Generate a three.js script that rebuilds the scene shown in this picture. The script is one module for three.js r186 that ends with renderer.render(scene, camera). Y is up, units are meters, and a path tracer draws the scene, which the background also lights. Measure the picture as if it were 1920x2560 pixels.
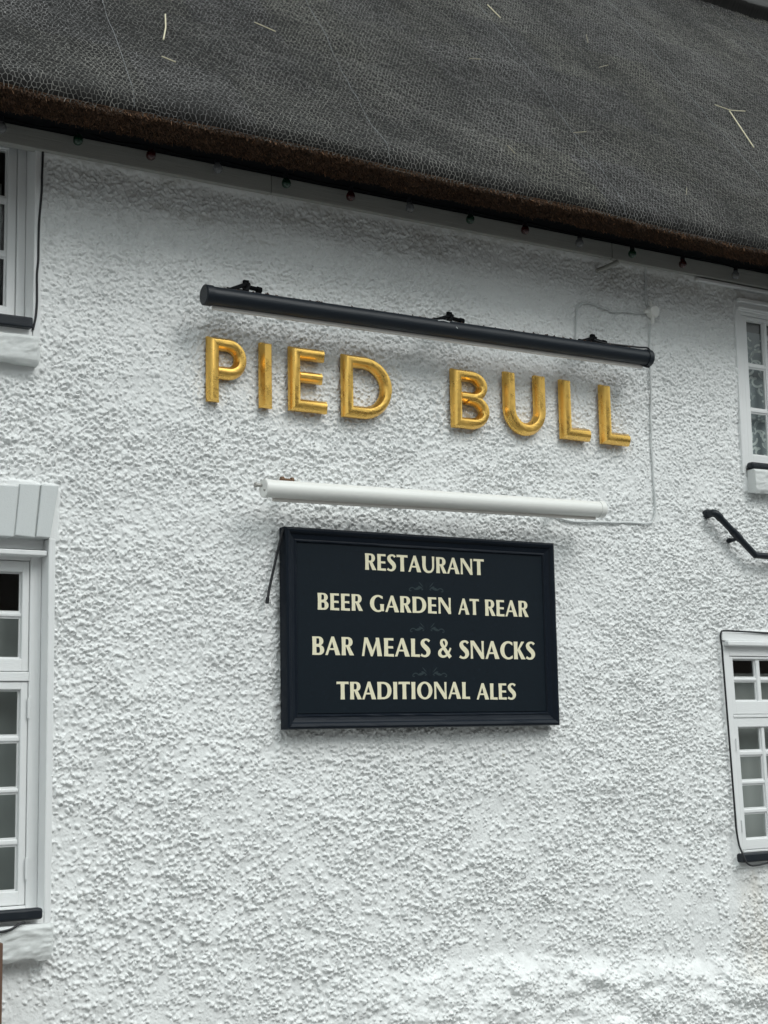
import * as THREE from 'three';
import { RoundedBoxGeometry } from 'three/addons/geometries/RoundedBoxGeometry.js';
import { mergeGeometries, toCreasedNormals } from 'three/addons/utils/BufferGeometryUtils.js';

// ---------------------------------------------------------------- camera, sky, sun, exposure
const scene = new THREE.Scene();
const camera = new THREE.PerspectiveCamera(36.8, 0.75, 0.1, 500);
camera.rotation.order = 'YXZ';
camera.position.set(0, 1.6, 5);
camera.rotation.set(THREE.MathUtils.degToRad(8.11), THREE.MathUtils.degToRad(-32.237), THREE.MathUtils.degToRad(-1.021));

const SKY = 0.30;
{
  const W = 256, H = 128, data = new Float32Array(W * H * 4);
  for (let j = 0; j < H; j++) for (let i = 0; i < W; i++) {
    const el = ((j + 0.5) / H - 0.5) * Math.PI, s = Math.max(0, Math.sin(el));
    const L = 2.75 * (1 + 1.8 * s) / 2.4, o = (j * W + i) * 4;   // CIE overcast sky
    data[o] = L * 0.915; data[o + 1] = L * 1.0; data[o + 2] = L * 1.0; data[o + 3] = 1;
  }
  const t = new THREE.DataTexture(data, W, H, THREE.RGBAFormat, THREE.FloatType);
  t.mapping = THREE.EquirectangularReflectionMapping; t.magFilter = THREE.LinearFilter; t.needsUpdate = true;
  scene.background = t; scene.environment = t;
  scene.environmentIntensity = SKY; scene.backgroundIntensity = SKY;
}
const sun = new THREE.DirectionalLight(new THREE.Color(1, 0.99, 0.965), 0.55);
sun.position.set(7.5, 15.5, 12.5); sun.target.position.set(3.3, 2, 0);
sun.castShadow = true; sun.shadow.radius = 45; sun.shadow.mapSize.set(2048, 2048);
Object.assign(sun.shadow.camera, { left: -8, right: 8, top: 8, bottom: -8, near: 1, far: 50 });
scene.add(sun, sun.target);

const renderer = new THREE.WebGLRenderer({ antialias: true });
renderer.setSize(768, 1024);
renderer.toneMapping = THREE.LinearToneMapping;
renderer.toneMappingExposure = 2.15;
renderer.shadowMap.enabled = true;

// ---------------------------------------------------------------- helpers
function rng(seed) { let s = seed | 0; return () => { s = (s + 0x6d2b79f5) | 0; let t = Math.imul(s ^ (s >>> 15), 1 | s); t = (t + Math.imul(t ^ (t >>> 7), 61 | t)) ^ t; return ((t ^ (t >>> 14)) >>> 0) / 4294967296; }; }
function h2(ix, iy, k) { let h = Math.imul(ix, 374761393) + Math.imul(iy, 668265263) + Math.imul(k, 2147483647 ^ 0x5bd1e995); h = Math.imul(h ^ (h >>> 13), 1274126177); h ^= h >>> 16; return (h >>> 0) / 4294967296; }
const clamp = (x, a = 0, b = 1) => (x < a ? a : x > b ? b : x);
const sstep = (a, b, x) => { const t = clamp((x - a) / (b - a)); return t * t * (3 - 2 * t); };
function vn(x, y, k = 0) {   // value noise -1..1
  const ix = Math.floor(x), iy = Math.floor(y); let u = x - ix, v = y - iy; u = u * u * (3 - 2 * u); v = v * v * (3 - 2 * v);
  const a = h2(ix, iy, k), b = h2(ix + 1, iy, k), c = h2(ix, iy + 1, k), d = h2(ix + 1, iy + 1, k);
  return 2 * (a + (b - a) * u + (c - a) * v + (a - b - c + d) * u * v) - 1;
}
const fbm = (x, y, k = 0, n = 4) => { let s = 0, a = 0.5; for (let i = 0; i < n; i++) { s += a * vn(x, y, k + i * 17); x *= 2.03; y *= 2.03; a *= 0.5; } return s; };
const V = (x, y, z) => new THREE.Vector3(x, y, z);
const used = {};
function numbered(n) { const c = (used[n] = (used[n] ?? -1) + 1); return c ? n + '_' + String(c).padStart(3, '0') : n; }
function tag(o, label, category, group) { o.userData.label = label; o.userData.category = category; if (group) o.userData.group = group; return o; }
function thing(name, label, category, pos = [0, 0, 0], group) { const g = new THREE.Group(); g.name = numbered(name); g.position.set(...pos); scene.add(g); return tag(g, label, category, group); }
function clean(g) { g = g.index ? g.toNonIndexed() : g; for (const k of Object.keys(g.attributes)) if (!['position', 'normal', 'uv'].includes(k)) g.deleteAttribute(k); return g; }
function merged(list) { return list.length === 1 ? list[0] : mergeGeometries(list.map(clean)); }
function obj(name, geos, mat, parent, label) {
  const m = new THREE.Mesh(merged(Array.isArray(geos) ? geos : [geos]), mat);
  m.name = parent === scene ? numbered(name) : name; m.castShadow = m.receiveShadow = true; (parent || scene).add(m);
  if (label) m.userData.label = label;
  return m;
}
function bx(x0, x1, y0, y1, z0, z1, r = 0.003) {
  const w = x1 - x0, h = y1 - y0, d = z1 - z0;
  const g = r ? new RoundedBoxGeometry(w, h, d, 2, Math.min(r, w / 2.05, h / 2.05, d / 2.05)) : new THREE.BoxGeometry(w, h, d);
  g.translate((x0 + x1) / 2, (y0 + y1) / 2, (z0 + z1) / 2); return g;
}
function rod(a, b, r0, r1 = r0, n = 20, open = false) {
  const d = b.clone().sub(a), g = new THREE.CylinderGeometry(r1, r0, d.length(), n, 1, open);
  g.applyQuaternion(new THREE.Quaternion().setFromUnitVectors(V(0, 1, 0), d.clone().normalize()));
  const m = a.clone().add(b).multiplyScalar(0.5); g.translate(m.x, m.y, m.z); return g;
}
function tube(pts, r, seg = 60, n = 8, tension = 0.3) { return new THREE.TubeGeometry(new THREE.CatmullRomCurve3(pts.map((p) => V(...p)), false, 'catmullrom', tension), seg, r, n); }
function bar(a, b, w, t) {   // flat bar between two points
  const d = b.clone().sub(a), g = new RoundedBoxGeometry(w, d.length(), t, 1, Math.min(w, t) * 0.2);
  g.applyQuaternion(new THREE.Quaternion().setFromUnitVectors(V(0, 1, 0), d.clone().normalize()));
  const m = a.clone().add(b).multiplyScalar(0.5); g.translate(m.x, m.y, m.z); return g;
}
function skew(g, k, y0) { const p = g.attributes.position; for (let i = 0; i < p.count; i++) p.setX(i, p.getX(i) + k * (y0 - p.getY(i))); g.computeVertexNormals(); return g; }
function dataTex(n, f, srgb, m = n) {
  const d = new Uint8Array(n * m * 4);
  for (let j = 0; j < m; j++) for (let i = 0; i < n; i++) { const c = f(i, j), o = (j * n + i) * 4; d[o] = c[0]; d[o + 1] = c[1]; d[o + 2] = c[2]; d[o + 3] = 255; }
  const t = new THREE.DataTexture(d, n, m, THREE.RGBAFormat); t.wrapS = t.wrapT = THREE.RepeatWrapping; t.magFilter = THREE.LinearFilter; t.minFilter = THREE.LinearMipmapLinearFilter; t.generateMipmaps = true;
  if (srgb) t.colorSpace = THREE.SRGBColorSpace; t.needsUpdate = true; return t;
}
function tileNoise(n, cells, k) { return (i, j) => {   // periodic value noise
  const x = i / n * cells, y = j / n * cells, ix = Math.floor(x), iy = Math.floor(y); let u = x - ix, v = y - iy; u = u * u * (3 - 2 * u); v = v * v * (3 - 2 * v);
  const q = (a, b) => h2(a % cells, b % cells, k); const a = q(ix, iy), b = q(ix + 1, iy), c = q(ix, iy + 1), d = q(ix + 1, iy + 1);
  return a + (b - a) * u + (c - a) * v + (a - b - c + d) * u * v; }; }
function rep(t, sx, sy) { const c = t.clone(); c.repeat.set(sx, sy); c.needsUpdate = true; return c; }

// ---------------------------------------------------------------- materials
const grit = (() => { const a = tileNoise(512, 128, 3), b = tileNoise(512, 250, 5), c = tileNoise(512, 40, 9); return dataTex(512, (i, j) => { const v = 255 * clamp(0.45 * a(i, j) + 0.3 * b(i, j) + 0.25 * c(i, j)); return [v, v, v]; }); })();
const blot = (() => { const a = tileNoise(512, 8, 21), b = tileNoise(512, 24, 22), c = tileNoise(512, 90, 23); return dataTex(512, (i, j) => { const v = 255 * clamp(0.5 * a(i, j) + 0.3 * b(i, j) + 0.2 * c(i, j)); return [v, v, v]; }); })();
const lin = (r, g, b) => new THREE.Color().setRGB(r, g, b);
const M = {
  wall: new THREE.MeshStandardMaterial({ color: lin(1, 1, 1), vertexColors: true, roughness: 0.78, bumpMap: rep(grit, 5, 5), bumpScale: 0.0011 }),
  paint: new THREE.MeshStandardMaterial({ color: lin(0.82, 0.83, 0.83), roughness: 0.42, bumpMap: rep(blot, 3, 3), bumpScale: 0.0008 }),
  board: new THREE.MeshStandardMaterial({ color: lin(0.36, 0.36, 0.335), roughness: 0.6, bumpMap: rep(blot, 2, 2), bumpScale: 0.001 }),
  stone: new THREE.MeshStandardMaterial({ color: lin(0.74, 0.76, 0.75), roughness: 0.75, bumpMap: rep(grit, 3, 3), bumpScale: 0.0012 }),
  lintel: new THREE.MeshStandardMaterial({ color: lin(0.60, 0.625, 0.625), roughness: 0.75, bumpMap: rep(grit, 4, 4), bumpScale: 0.0008 }),
  black: new THREE.MeshPhysicalMaterial({ specularIntensity: 0.7, color: lin(0.0075, 0.0115, 0.0175), roughness: 0.42, bumpMap: rep(blot, 4, 4), bumpScale: 0.0005 }),
  blackMatt: new THREE.MeshPhysicalMaterial({ color: lin(0.003, 0.0037, 0.005), roughness: 0.75, specularIntensity: 0.2 }),
  cableBlack: new THREE.MeshStandardMaterial({ color: lin(0.008, 0.009, 0.012), roughness: 0.5 }),
  cableWhite: new THREE.MeshStandardMaterial({ color: lin(0.62, 0.64, 0.64), roughness: 0.55 }),
  navy: new THREE.MeshPhysicalMaterial({ specularIntensity: 0.35, color: lin(0.0055, 0.0095, 0.0165), roughness: 0.42, bumpMap: rep(blot, 3, 3), bumpScale: 0.0006 }),
  lampWhite: new THREE.MeshStandardMaterial({ color: lin(0.80, 0.80, 0.77), roughness: 0.35, bumpMap: rep(blot, 6, 1), bumpScale: 0.0003 }),
  acrylic: new THREE.MeshStandardMaterial({ color: lin(0.7, 0.66, 0.62), roughness: 0.3 }),
  glass: new THREE.MeshPhysicalMaterial({ color: lin(0.96, 0.98, 0.97), transmission: 1, thickness: 0, roughness: 0.02, ior: 1.5, bumpMap: rep(blot, 1, 1), bumpScale: 0.0004 }),
  blind: new THREE.MeshStandardMaterial({ color: lin(0.42, 0.44, 0.43), roughness: 0.95, side: THREE.DoubleSide }),
  room: new THREE.MeshStandardMaterial({ color: lin(0.13, 0.135, 0.14), roughness: 0.9, side: THREE.DoubleSide }),
  rust: new THREE.MeshStandardMaterial({ color: lin(0.16, 0.09, 0.05), roughness: 0.8 }),
  steel: new THREE.MeshStandardMaterial({ color: lin(0.4, 0.39, 0.37), roughness: 0.5, metalness: 0.8 }),
  timber: new THREE.MeshStandardMaterial({ color: lin(0.13, 0.07, 0.045), roughness: 0.7, bumpMap: rep(grit, 1, 6), bumpScale: 0.001 }),
  straw: new THREE.MeshStandardMaterial({ color: lin(0.50, 0.45, 0.31), roughness: 0.6 }),
};

// ---------------------------------------------------------------- ground (below the frame)
{
  const tar = new THREE.MeshStandardMaterial({ color: lin(0.06, 0.06, 0.062), roughness: 0.9, bumpMap: rep(grit, 400, 400), bumpScale: 0.003 });
  const g = new THREE.PlaneGeometry(400, 400); g.rotateX(-Math.PI / 2);
  const road = obj('road', [g], tar, scene); road.userData.kind = 'structure';
  const pave = new THREE.MeshStandardMaterial({ color: lin(0.20, 0.20, 0.196), roughness: 0.85, bumpMap: rep(grit, 20, 20), bumpScale: 0.002 });
  obj('pavement', [bx(-14, 16, -0.2, 0.12, 0, 2.2, 0.01)], pave, scene).userData.kind = 'structure';
  obj('kerb', [bx(-14, 16, -0.2, 0.122, 2.202, 2.35, 0.012)], M.lintel, scene).userData.kind = 'structure';
}

// ---------------------------------------------------------------- houses across the street, behind the viewer: what the panes and gloss paint mirror
{
  const brick = new THREE.MeshStandardMaterial({ color: lin(0.17, 0.135, 0.115), roughness: 0.9, bumpMap: rep(grit, 4, 4), bumpScale: 0.004 }), slate = new THREE.MeshStandardMaterial({ color: lin(0.075, 0.078, 0.085), roughness: 0.7 }), dark = new THREE.MeshStandardMaterial({ color: lin(0.02, 0.022, 0.025), roughness: 0.15 });
  const make = () => {
    const h = thing('terraced_house', 'plain brick terraced house across the street from the pub', 'house', [0, 0, 0], 'houses across the street');
    obj('wall', [bx(-3, 3, 0, 5.6, 0, 6, 0)], brick, h);
    const r = obj('roof', [new THREE.ExtrudeGeometry(new THREE.Shape([[-0.35, 5.45], [3, 8.6], [6.35, 5.45], [6.1, 5.4], [3, 8.3], [-0.1, 5.4]].map((p) => new THREE.Vector2(...p))), { depth: 5.98, bevelEnabled: false }).rotateY(-Math.PI / 2).translate(2.99, 0, 0)], slate, h);
    obj('chimney', [bx(2.0, 2.9, 7.4, 9.8, 2.6, 3.4, 0.02)], brick, r);
    for (const [x, y] of [[-1.5, 1.0], [-1.5, 3.6], [1.4, 3.6]]) { const w = obj('window', [bx(x - 0.62, x + 0.62, y - 0.08, y, -0.06, 0.05, 0.01), bx(x - 0.6, x - 0.53, y, y + 1.4, -0.02, 0.05, 0.005), bx(x + 0.53, x + 0.6, y, y + 1.4, -0.02, 0.05, 0.005), bx(x - 0.53, x + 0.53, y + 1.33, y + 1.4, -0.02, 0.05, 0.005), bx(x - 0.53, x + 0.53, y + 0.67, y + 0.73, -0.025, 0.05, 0.005)], M.paint, h); obj('pane', [bx(x - 0.53, x + 0.53, y, y + 1.33, -0.004, 0.02, 0)], dark, w); }
    obj('door', [bx(0.9, 1.8, 0.1, 2.1, -0.03, 0.02, 0.01)], dark, h);
    return h;
  };
  const first = make(); first.position.set(-19, 0, 14.2);
  for (let i = 1; i < 9; i++) { const c = first.clone(); c.name = numbered('terraced_house'); c.position.set(-19 + 6 * i, 0, 14.2 + 0.02 * (i % 2)); scene.add(c); }
}

// ---------------------------------------------------------------- pub: roughcast wall
const pub = thing('pub_building', 'white roughcast pub front under a netted thatched roof, with four white windows', 'pub');
const w4edge = (y) => 4.909 + (1.944 - y) * 0.057;
const holes = [
  (x, y) => x > 0.70 && x < 1.738 && y > 2.95 && y < 3.70,
  (x, y) => x > 0.70 && x < 1.806 && y > 0.985 && y < 2.272,
  (x, y) => x > 5.125 && x < 6.15 && y > 2.72 && y < 3.56,
  (x, y) => x > w4edge(y) + 0.012 && x < 6.05 && y > 1.01 && y < 1.995,
];
// how smooth the plaster is kept (0 = bare, 1 = rough) close to trim
const flats = [[0.6, 1.752, 2.84, 3.75, 0.022], [0.6, 1.808, 0.95, 2.28, 0.02], [0.6, 1.842, 2.262, 2.458, 0.006], [0.6, 1.82, 0.88, 1.0, 0.01], [5.12, 6.3, 2.66, 3.6, 0.02], [-2, 9, 3.635, 3.8, 0.03]];
function roughMask(x, y) {
  let m = 1;
  for (const [a, b, c, d, w] of flats) { const dx = Math.max(a - x, 0, x - b), dy = Math.max(c - y, 0, y - d), q = Math.hypot(dx, dy) + 0.006 * vn(x * 40, y * 40, 77); m = Math.min(m, sstep(0, w, q)); }
  if (y > 0.98 && y < 2.03) { const q = w4edge(y) - x + 0.005 * vn(x * 40, y * 40, 78); m = Math.min(m, sstep(-0.004, 0.02, q) + (y > 2.012 ? sstep(2.012, 2.03, y) : 0)); }
  return Math.min(1, m);
}
function pebbles(x, y, cell, k, dens, rMin, rMax, hMin, hMax) {
  const cx = Math.floor(x / cell), cy = Math.floor(y / cell); let best = 0, sum = 0;
  for (let j = -1; j <= 1; j++) for (let i = -1; i <= 1; i++) {
    const a = cx + i, b = cy + j;
    if (h2(a, b, k) > dens) continue;
    const px = (a + h2(a, b, k + 1)) * cell, py = (b + h2(a, b, k + 2)) * cell, ang = h2(a, b, k + 3) * 6.283, r = rMin + (rMax - rMin) * h2(a, b, k + 4) ** 2, el = 0.6 + 0.5 * h2(a, b, k + 5);
    const dx = x - px, dy = y - py, ca = Math.cos(ang), sa = Math.sin(ang), u = (dx * ca + dy * sa) / r, v = (-dx * sa + dy * ca) / (r * el);
    const d2 = u * u + v * v; if (d2 >= 1) continue;
    const tilt = 1 + 0.45 * (u * Math.cos(ang * 3) + v * Math.sin(ang * 3));
    const hh = (hMin + (hMax - hMin) * h2(a, b, k + 6)) * Math.pow(1 - d2, 0.5) * tilt;
    if (hh > best) best = hh; sum += hh;
  }
  return best + 0.25 * (sum - best);
}
const ledgeY = (x) => 0.705 - Math.max(0, x - 3.75) * 0.10 + 0.012 * vn(x * 3.1, 0.5, 31) + 0.008 * vn(x * 11, 0.5, 32);
function wallHeight(x, y) {
  const wk = 0.0042 * (0.55 + 0.45 * sstep(0.9, 2.0, y)), wx = x + wk * vn(x * 80, y * 80, 41) + 0.0016 * vn(x * 190, y * 190, 43), wy = y + wk * vn(x * 80, y * 80, 42) + 0.0016 * vn(x * 190, y * 190, 44);
  const low = 0.012 * fbm(x * 1.7, y * 1.7, 50, 3) + 0.0065 * fbm(x * 8, y * 11, 54, 3);
  const patch = 0.5 + 1.15 * fbm(x * 3.2, y * 4.2, 60, 4), clump = 0.5 + 0.8 * vn(x * 14, y * 16, 63);
  const up = sstep(2.7, 3.6, y), down = 1 - sstep(0.9, 2.2, y);
  const dens = clamp(0.80 - 0.42 * down + 0.35 * (patch - 0.5) + 0.45 * (clump - 0.5));
  const amp = (1 - 0.25 * up) * (0.62 + 0.62 * clamp(patch + 0.12));
  const big = 1 + 0.18 * down; let h = pebbles(wx, wy, 0.0128, 100, dens, 0.0044 * big, 0.0088 * big, 0.0034 * big, 0.0088 * (1 + 0.35 * down)) * amp;
  h = Math.max(h, 0.9 * pebbles(wx + 0.37, wy + 0.11, 0.019, 140, dens * 0.50, 0.0065, 0.0145, 0.0036, 0.0100) * amp);
  h += pebbles(wx, wy, 0.0088, 120, 0.42 + 0.25 * clump, 0.0032, 0.0050, 0.0011, 0.0030) * amp;
  const cr = 1 - Math.abs(vn(wx * 50, wy * 72, 73)); h += 0.0016 * fbm(x * 70, y * 70, 70, 2) - 0.0032 * (1 - 0.6 * down + 0.8 * up) * amp * cr ** 7;
  // old plinth bulging out low on the right
  const side = sstep(2.75, 3.6, x + 0.16 * vn(y * 9, x * 4, 33)), ly = ledgeY(x) + 0.02 * vn(x * 26, y * 14, 34), d = ly - y;
  const bulge = side * (0.040 * sstep(-0.03, 0.09, d) + 0.012 * sstep(0.05, 0.3, d) + 0.032 * fbm(x * 8, y * 13, 36, 5) * sstep(-0.01, 0.08, d));
  const soft = 1 - 0.12 * side * sstep(-0.02, 0.01, d) * (1 - sstep(0.05, 0.10, d));
  const m = roughMask(x, y);
  return low * m - 0.004 - 0.008 * m + (h * soft) * m + bulge;
}
{
  const lines = (parts) => { const o = []; for (const [a, b, s] of parts) { const n = Math.round((b - a) / s); for (let i = 0; i < n; i++) o.push(a + (b - a) * i / n); } o.push(parts[parts.length - 1][1]); return o; };
  const xs = lines([[-3, 0.6, 0.12], [0.6, 1.5, 0.03], [1.5, 5.46, 0.0034], [5.46, 6.3, 0.03], [6.3, 10, 0.12]]);
  const ys = lines([[0, 0.28, 0.02], [0.28, 3.66, 0.0034], [3.66, 3.78, 0.03]]);
  const nx = xs.length, ny = ys.length, pos = new Float32Array(nx * ny * 3), uv = new Float32Array(nx * ny * 2), col = new Float32Array(nx * ny * 3);
  for (let j = 0; j < ny; j++) for (let i = 0; i < nx; i++) {
    const x = xs[i], y = ys[j], o = j * nx + i, z = wallHeight(x, y);
    pos[o * 3] = x; pos[o * 3 + 1] = y; pos[o * 3 + 2] = z; uv[o * 2] = x; uv[o * 2 + 1] = y;
    // white masonry paint; specks of dirt, a few chipped flecks, a brownish rain stain under the right window
    let v = 0.83 + 0.025 * fbm(x * 4, y * 4, 80, 3); let r = v * 0.985, g = v, b = v * 0.995;
    const sp = vn(x * 120, y * 150, 85) * 0.6 + vn(x * 34, y * 60, 86) * 0.55, thr = 0.90;
    if (sp > thr) { const q = clamp((sp - thr) * 7) * 0.6; r *= 1 - q * 0.86; g *= 1 - q * 0.88; b *= 1 - q * 0.95; }
    if (y > 3.44) {   // smears of dirt and old cobweb under the wall plate
      const gq = fbm(x * 5, y * 16, 90, 4) + 0.35 * vn(x * 60, y * 110, 94) + 1.3 * (y - 3.60), k = 0.20 * sstep(0.12, 0.30, gq); r *= 1 - k * 0.80; g *= 1 - k * 0.84; b *= 1 - k * 0.92;
    }
    const st = sstep(4.93, 5.02, x + 0.05 * vn(y * 7, x * 3, 87)) * sstep(0.45, 0.55, y) * (1 - sstep(0.93, 1.0, y)) * clamp(0.35 + 0.8 * fbm(x * 22, y * 5, 88, 3));
    r *= 1 - 0.11 * st; g *= 1 - 0.16 * st; b *= 1 - 0.22 * st;
    col[o * 3] = r; col[o * 3 + 1] = g; col[o * 3 + 2] = b;
  }
  const idx = [];
  for (let j = 0; j < ny - 1; j++) for (let i = 0; i < nx - 1; i++) {
    const x = (xs[i] + xs[i + 1]) / 2, y = (ys[j] + ys[j + 1]) / 2; let hole = false;
    for (const f of holes) if (f(x, y)) { hole = true; break; }
    if (hole) continue;
    const a = j * nx + i, b = a + 1, c = a + nx, d = c + 1;
    if ((i + j) & 1) idx.push(a, b, d, a, d, c); else idx.push(a, b, c, b, d, c);
  }
  const g = new THREE.BufferGeometry();
  g.setAttribute('position', new THREE.BufferAttribute(pos, 3)); g.setAttribute('uv', new THREE.BufferAttribute(uv, 2)); g.setAttribute('color', new THREE.BufferAttribute(col, 3));
  g.setIndex(new THREE.BufferAttribute(new Uint32Array(idx), 1)); g.computeVertexNormals();
  const m = new THREE.Mesh(g, M.wall); m.name = 'wall'; m.castShadow = m.receiveShadow = true; pub.add(m);
}
// the rest of the shell, closed so that rooms are dark
obj('side_wall', [bx(-3.2, -3, 0, 3.8, -5.6, 0.03, 0)], M.stone, pub);
obj('side_wall', [bx(10, 10.2, 0, 3.8, -5.6, 0.03, 0)], M.stone, pub);
obj('back_wall', [bx(-3, 10, 0, 3.8, -5.6, -5.4, 0)], M.stone, pub);
obj('room_ceiling', [bx(-3, 10, 3.78, 3.8, -5.4, 0, 0)], M.room, pub);
obj('room_floor', [bx(-3, 10, 2.60, 2.66, -5.4, -0.25, 0), bx(-3, 10, 0.02, 0.1, -5.4, -0.25, 0)], M.room, pub);
obj('room_partition', [bx(-3, 10, 0.1, 2.6, -1.9, -1.8, 0), bx(-3, 10, 2.66, 3.78, -1.9, -1.8, 0), bx(3.3, 3.4, 0.1, 3.78, -1.8, -0.3, 0)], M.room, pub);

// ---------------------------------------------------------------- pub: thatched roof
const LIP = { z: 0.385, y: 3.650 }, PITCH = THREE.MathUtils.degToRad(50), CP = Math.cos(PITCH), SP = Math.sin(PITCH);
const RR = 0.055;      // rounding of the lip
// profile point at distance s from the lip; returns [z, y, nz, ny]
function prof(s) {
  const a0 = THREE.MathUtils.degToRad(-35), a1 = Math.PI / 2 - PITCH + 0;   // normal angle measured from +z towards +y
  const an1 = Math.atan2(CP, SP);       // slope normal
  const cz = LIP.z - RR * Math.cos(a0) * 0.9, cy = LIP.y + RR * 0.55, L = RR * (an1 - a0);
  if (s < L) { const a = a0 + s / RR; return [cz + RR * Math.cos(a), cy + RR * Math.sin(a), Math.cos(a), Math.sin(a)]; }
  const t = s - L; return [cz + RR * Math.cos(an1) - t * CP, cy + RR * Math.sin(an1) + t * SP, Math.cos(an1), Math.sin(an1)];
}
const RIDGE = 3.16;
const roofBump = (x, s) => 0.016 * fbm(x * 1.3, s * 1.6, 200, 3) + 0.006 * vn(x * 7, s * 9, 205);
const capLift = (x, s) => 0.085 * sstep(RIDGE - 0.012 + 0.01 * vn(x * 6, 1, 208), RIDGE + 0.012 + 0.01 * vn(x * 6, 1, 208), s);
const lift = (x, s) => 0.024 * (1 - sstep(3.0, 4.9, x)) * (1 - sstep(0, 0.6, s)) + 0.006 * vn(x * 2.3, 4, 211) * (1 - sstep(0, 0.3, s));
function roofAt(x, s, off = 0) { const [z, y0, nz, ny] = prof(s), y = y0 + lift(x, s), b = roofBump(x, s) * sstep(0, 0.25, s) + 0.010 * vn(x * 5, 3, 209) * (1 - sstep(0, 0.3, s)) + capLift(x, s) + off; return [x, y + ny * b, z + nz * b]; }
{
  const streak = dataTex(1024, (i, j) => {
    const s = 0.5 + 0.5 * vn(i * 0.42, j * 0.05, 301), t = 0.5 + 0.5 * vn(i * 0.11, j * 0.018, 302), p = 0.5 + 0.5 * fbm(i * 0.012, j * 0.012, 303, 3), q = h2(i, j, 304);
    const v = 5 + 17 * s * s + 10 * t + 9 * q; return [v * (1.02 + 0.10 * p), v, v * (0.98 - 0.06 * p)];
  }, true);
  const thatch = new THREE.MeshStandardMaterial({ map: rep(streak, 0.9, 0.9), roughness: 0.95, bumpMap: rep(streak, 0.9, 0.9), bumpScale: 0.012 });
  const brown = new THREE.MeshStandardMaterial({ color: lin(0.085, 0.041, 0.019), roughness: 0.95, bumpMap: rep(grit, 6, 6), bumpScale: 0.004 });
  // outer surface
  const xs = [], ss = [];
  for (let x = -3.3; x <= 10.31; x += 0.03) xs.push(x);
  for (let s = 0; s < 0.2; s += 0.012) ss.push(s);
  for (let s = 0.2; s < 4.62; s += (Math.abs(s - RIDGE) < 0.06 ? 0.008 : 0.03)) ss.push(s); ss.push(4.62);
  const nx = xs.length, ns = ss.length, pos = [], uv = [], idx = [];
  for (const s of ss) for (const x of xs) { const p = roofAt(x, s, 0.003 * vn(x * 30, s * 30, 220)); pos.push(...p); uv.push(x, s); }
  for (let j = 0; j < ns - 1; j++) for (let i = 0; i < nx - 1; i++) { const a = j * nx + i, b = a + 1, c = a + nx, d = c + 1; idx.push(a, b, d, a, d, c); }
  const g = new THREE.BufferGeometry(); g.setAttribute('position', new THREE.Float32BufferAttribute(pos, 3)); g.setAttribute('uv', new THREE.Float32BufferAttribute(uv, 2)); g.setIndex(idx); g.computeVertexNormals();
  const roof = obj('roof', [g], thatch, pub);
  const [rz, ry] = prof(4.62);
  const back = new THREE.PlaneGeometry(13.6, 5.0); back.rotateX(Math.PI / 2 - 0.0); back.rotateX(Math.PI / 2 - PITCH + Math.PI / 2 - Math.PI / 2);
  const bp = new THREE.BufferGeometry(); const bz = rz - 4.6 * CP, by = ry - 4.6 * SP;
  bp.setAttribute('position', new THREE.Float32BufferAttribute([-3.3, ry + 0.08, rz, 10.3, ry + 0.08, rz, 10.3, by, bz, -3.3, by, bz], 3)); bp.setAttribute('uv', new THREE.Float32BufferAttribute([0, 0, 13.6, 0, 13.6, 4.6, 0, 4.6], 2)); bp.setIndex([0, 1, 2, 0, 2, 3]); bp.computeVertexNormals();
  obj('back_slope', [bp], thatch, roof);
  obj('gable', [new THREE.ExtrudeGeometry(new THREE.Shape([new THREE.Vector2(0.2, 3.8), new THREE.Vector2(rz, ry), new THREE.Vector2(-5.6, 3.8)]), { depth: 0.1, bevelEnabled: false }).rotateY(-Math.PI / 2).translate(-3, 0, 0)], M.stone, roof);
  // cut underside of the eave
  const EX = (x) => 0.010 * vn(x * 5, 3, 209), zi = 0.108, yi = 3.716, up = [], uu = [], ui = [], nu = 22, e = [];
  const under = (x, t) => { const [z, y0, nz, ny] = prof(0), y = y0 + lift(x, 0), b = EX(x), zl = z + nz * b, yl = y + ny * b; const sag = -0.012 * Math.sin(Math.PI * t), n = 0.014 * fbm(x * 16, t * 6, 230, 4); return [x, yi + (yl - yi) * t + sag + n * (t < 0.98 ? 1 : 0), zi + (zl - zi) * t]; };
  const ex = []; for (let x = -3.3; x <= 10.31; x += 0.02) ex.push(x);
  for (let k = 0; k <= nu; k++) for (const x of ex) { up.push(...under(x, k / nu)); uu.push(x, k / nu * 0.32); }
  const nx2 = 6; for (let k = 1; k <= nx2; k++) for (const x of ex) { const s0 = 0.010 * k / nx2; up.push(...roofAt(x, s0, k === nx2 ? -0.002 : 0.004 + 0.004 * fbm(x * 20, k, 231, 2))); uu.push(x, 0.32 + 0.012 * k); }
  for (let k = 0; k < nu + nx2; k++) for (let i = 0; i < ex.length - 1; i++) { const a = k * ex.length + i, b = a + 1, c = a + ex.length, d = c + 1; ui.push(a, b, d, a, d, c); }
  const ug = new THREE.BufferGeometry(); ug.setAttribute('position', new THREE.Float32BufferAttribute(up, 3)); ug.setAttribute('uv', new THREE.Float32BufferAttribute(uu, 2)); ug.setIndex(ui); ug.computeVertexNormals();
  obj('eave_underside', [ug], brown, roof, 'brown cut straw underside of the eave');
  // straw ends sticking out of the cut
  const R = rng(11), N = 26000, sg = new THREE.CylinderGeometry(0.0013, 0.0019, 1, 4), sm = new THREE.MeshStandardMaterial({ color: lin(1, 1, 1), roughness: 0.9 });
  const im = new THREE.InstancedMesh(sg, sm, N), mt = new THREE.Matrix4(), q = new THREE.Quaternion(), c = new THREE.Color();
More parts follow.
